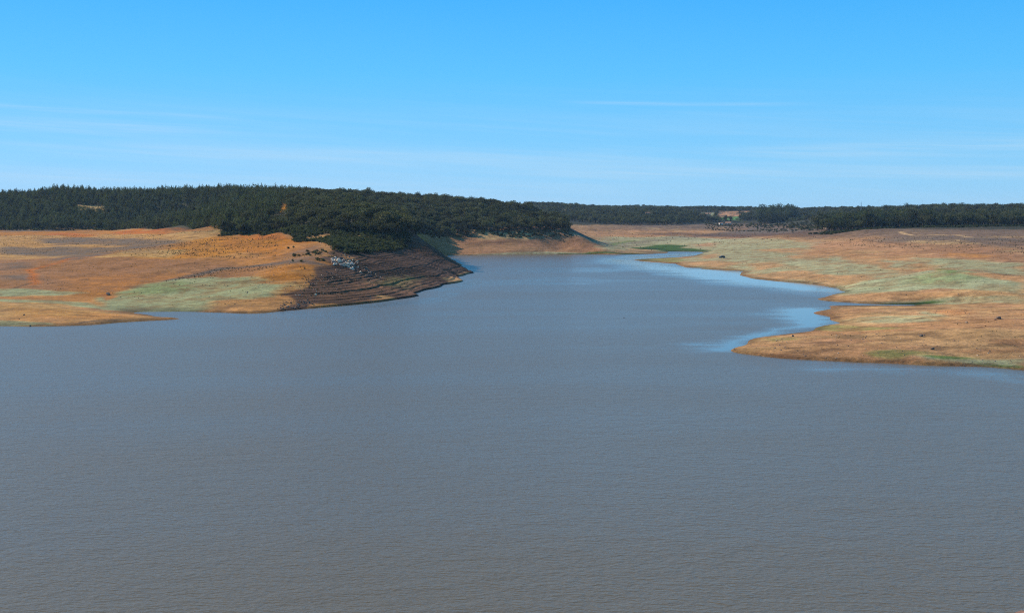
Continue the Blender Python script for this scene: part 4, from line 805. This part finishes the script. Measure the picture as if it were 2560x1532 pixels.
# ------------------------------------------------------------------ buildings of the far valley
M_wallw = mat('white_render', (.78, .76, .70), .9, .1, .06, 1); M_wallc = mat('cream_render', (.62, .50, .37), .9, .1, .08, 1); M_roof = mat('terracotta_tiles', (.48, .24, .14), .9, .1, .25, 2, .3); M_dk = mat('dark_opening', (.03, .03, .035), .4, .3); M_door = mat('brown_door', (.12, .07, .04), .7, .2); M_steel = mat('galvanised_steel', (.35, .36, .37), .5, .4, metallic=.6)
def house(name, px, Yv, L_, W_, hw, rise, wallm, label, rz=0.0, zoff=0.0, wins=3, chimney=True):
    x = Yv * (px - CX) / F; z = float(height([x], [Yv])[0]) + zoff; h = empty(name, (x, Yv, z), rz); tag(h, label, 'house')
    a, b = L_ / 2, W_ / 2
    mesh_obj('wall', [(-a,-b,-2),(a,-b,-2),(a,b,-2),(-a,b,-2),(-a,-b,hw),(a,-b,hw),(a,b,hw),(-a,b,hw),(-a,0,hw+rise),(a,0,hw+rise)], [(0,1,5,4),(2,3,7,6),(1,2,6,9,5),(3,0,4,8,7),(4,5,9,8),(6,7,8,9)], wallm, h)
    o = .5; e = rise / b * o
    rf = mesh_obj('roof', [(-a-o,-b-o,hw-e+.05),(a+o,-b-o,hw-e+.05),(a+o,0,hw+rise+.05),(-a-o,0,hw+rise+.05),(-a-o,b+o,hw-e+.05),(a+o,b+o,hw-e+.05),(-a-o,-b-o,hw-e+.25),(a+o,-b-o,hw-e+.25),(a+o,0,hw+rise+.25),(-a-o,0,hw+rise+.25),(-a-o,b+o,hw-e+.25),(a+o,b+o,hw-e+.25)], [(6,7,8,9),(9,8,11,10),(3,2,1,0),(4,5,2,3),(0,1,7,6),(5,4,10,11),(1,2,8,7),(2,5,11,8),(0,6,9,3),(3,9,10,4)], M_roof, h)
    if chimney: v, f = box(a*.4, a*.4+.9, .3, 1.2, hw+rise*.5, hw+rise+1.1); mesh_obj('chimney', v, f, wallm, rf)
    for k in range(wins):
        xx = -a + L_ * (k + .7) / (wins + .6)
        v, f = box(xx-.5, xx+.5, -b-.06, -b+.05, hw*.35, hw*.35+1.2); wn = mesh_obj('window', v, f, M_dk, h)
        v, f = box(xx-.6, xx+.6, -b-.12, -b-.07, hw*.35-.12, hw*.35); mesh_obj('sill', v, f, wallm, wn)
    v, f = box(-a+.6, -a+1.6, -b-.05, -b+.05, 0, 2.1); mesh_obj('door', v, f, M_door, h)
    return h
house('farmhouse', 1760, 2300, 19, 9, 3.6, 2.4, M_wallc, 'cream farmhouse with terracotta roof on the far valley slope', R(-18), .5, 4)
house('farmhouse', 1770, 2290, 10, 8, 5.6, 2.0, M_wallc, 'taller tiled block against the right of the cream farmhouse', R(-18), 1.0, 2, False)
house('outbuilding', 1772, 2215, 9, 6, 3.4, 1.2, M_wallw, 'bright white outbuilding just below the cream farmhouse', R(20), 1.5, 1, False)
house('cottage', 1821, 1950, 9, 6, 2.8, 1.5, M_wallc, 'small tiled cottage standing at the edge of the far flats', R(-25), 0.8, 2)
house('ruined_cottage', 1802, 1935, 6, 4.5, 2.4, .9, M_wallw, 'tiny pale hut left of the cottage on the far flats', R(10), .6, 1, False)
house('cottage', 1979, 2850, 8, 7, 4, 1.6, M_wallw, 'tiny white house among trees on the far skyline', R(15), 5.0, 1, False)
house('cottage', 1620, 2030, 9, 6, 3, 1.4, M_wallc, 'small tan building alone in the dark far wood', R(10), 1.5, 2, False)
# lattice mast on the right skyline
xm = 1750 * (2153 - CX) / F; mast = empty('lattice_mast', (xm, 1750, float(height([xm], [1750])[0]))); tag(mast, 'thin lattice mast on the right skyline', 'mast')
v, f = merge(*[tube([(sx_*1.2, sy_*1.2, 0), (sx_*.2, sy_*.2, 20)], [.12, .08], 4) for sx_ in (-1, 1) for sy_ in (-1, 1)]); mesh_obj('legs', v, f, M_steel, mast)
for k in range(9):
    zz = 1.5 + k * 2.1; w_ = 1.2 - zz / 20; v, f = merge(box(-w_, w_, -w_-.05, -w_+.05, zz, zz+.1), box(-w_, w_, w_-.05, w_+.05, zz, zz+.1), box(-w_-.05, -w_+.05, -w_, w_, zz+.12, zz+.22), box(w_-.05, w_+.05, -w_, w_, zz+.12, zz+.22)); mesh_obj('brace', v, f, M_steel, mast)
v, f = tube([(0,0,19.5),(0,0,23)], [.08,.03], 5); mesh_obj('aerial', v, f, M_steel, mast)

# ------------------------------------------------------------------ water bird and shore marker
M_bird = mat('dark_plumage', (.03, .03, .03), .8, .2); M_bill = mat('pale_bill', (.6, .55, .45), .5, .3); M_wood = mat('weathered_wood', (.42, .38, .32), .9, .1, .2, 6, .3)
bx_, by_, _ = G(1560, 795, 0); bird = empty('water_bird', (bx_, by_, -.02), R(200)); bird.scale = (.75,) * 3; tag(bird, 'small dark waterbird alone on the open lake', 'bird')
bm = bmesh.new(); bmesh.ops.create_uvsphere(bm, u_segments=14, v_segments=9, radius=1)
for v in bm.verts:
    x, y, z = v.co; tail = max(0, -x - .5); v.co = (x * .24, y * .12 * (1 - .5 * tail), z * .10 + .06 + tail * .12)
neck = [((.17,0,.08),.055),((.22,0,.17),.04),((.23,0,.24),.042),((.26,0,.28),.05),((.30,0,.27),.03)]
me = bpy.data.meshes.new('body'); bm.to_mesh(me); bm.free()
V = [tuple(v.co) for v in me.vertices]; Fc = [tuple(q_.vertices) for q_ in me.polygons]
nv, nf = tube([a for a, b in neck], [b for a, b in neck], 8); V, Fc = merge((V, Fc), (nv, nf)); mesh_obj('body', V, Fc, M_bird, bird, True)
v, f = tube([(.31,0,.268),(.38,0,.255)], [.018,.006], 5); v = [(a, b, c) for a, b, c in v]; mesh_obj('bill', *box(.31,.38,-.014,.014,.255,.275), M_bill, bird)
px_, py_, _ = G(926, 757, 0); pz = float(height([px_], [py_])[0]); post = mesh_obj('marker_post', *tube([(0,0,-.4),(.03,0,.6),(.05,.02,1.5)], [.09,.085,.07], 7), M_wood); post.location = (px_, py_ + 1.2, max(pz, 0)); tag(post, 'pale leaning post at the waterline below the headland', 'post')

# ------------------------------------------------------------------ air
hz = mesh_obj('haze', *box(-13000, 13000, -200, 12000, -12, 100), None); tag(hz, 'thin bluish daylight haze over the valley', 'haze', None, 'stuff')
hm = bpy.data.materials.new('haze'); hm.use_nodes = True; t = hm.node_tree
for k in list(t.nodes): 
    if k.type != 'OUTPUT_MATERIAL': t.nodes.remove(k)
pv = t.nodes.new('ShaderNodeVolumePrincipled'); pv.inputs['Color'].default_value = (.50, .74, 1.0, 1); pv.inputs['Density'].default_value = .00004; pv.inputs['Anisotropy'].default_value = .0
t.links.new(pv.outputs[0], [k for k in t.nodes if k.type == 'OUTPUT_MATERIAL'][0].inputs['Volume']); hz.data.materials.append(hm)
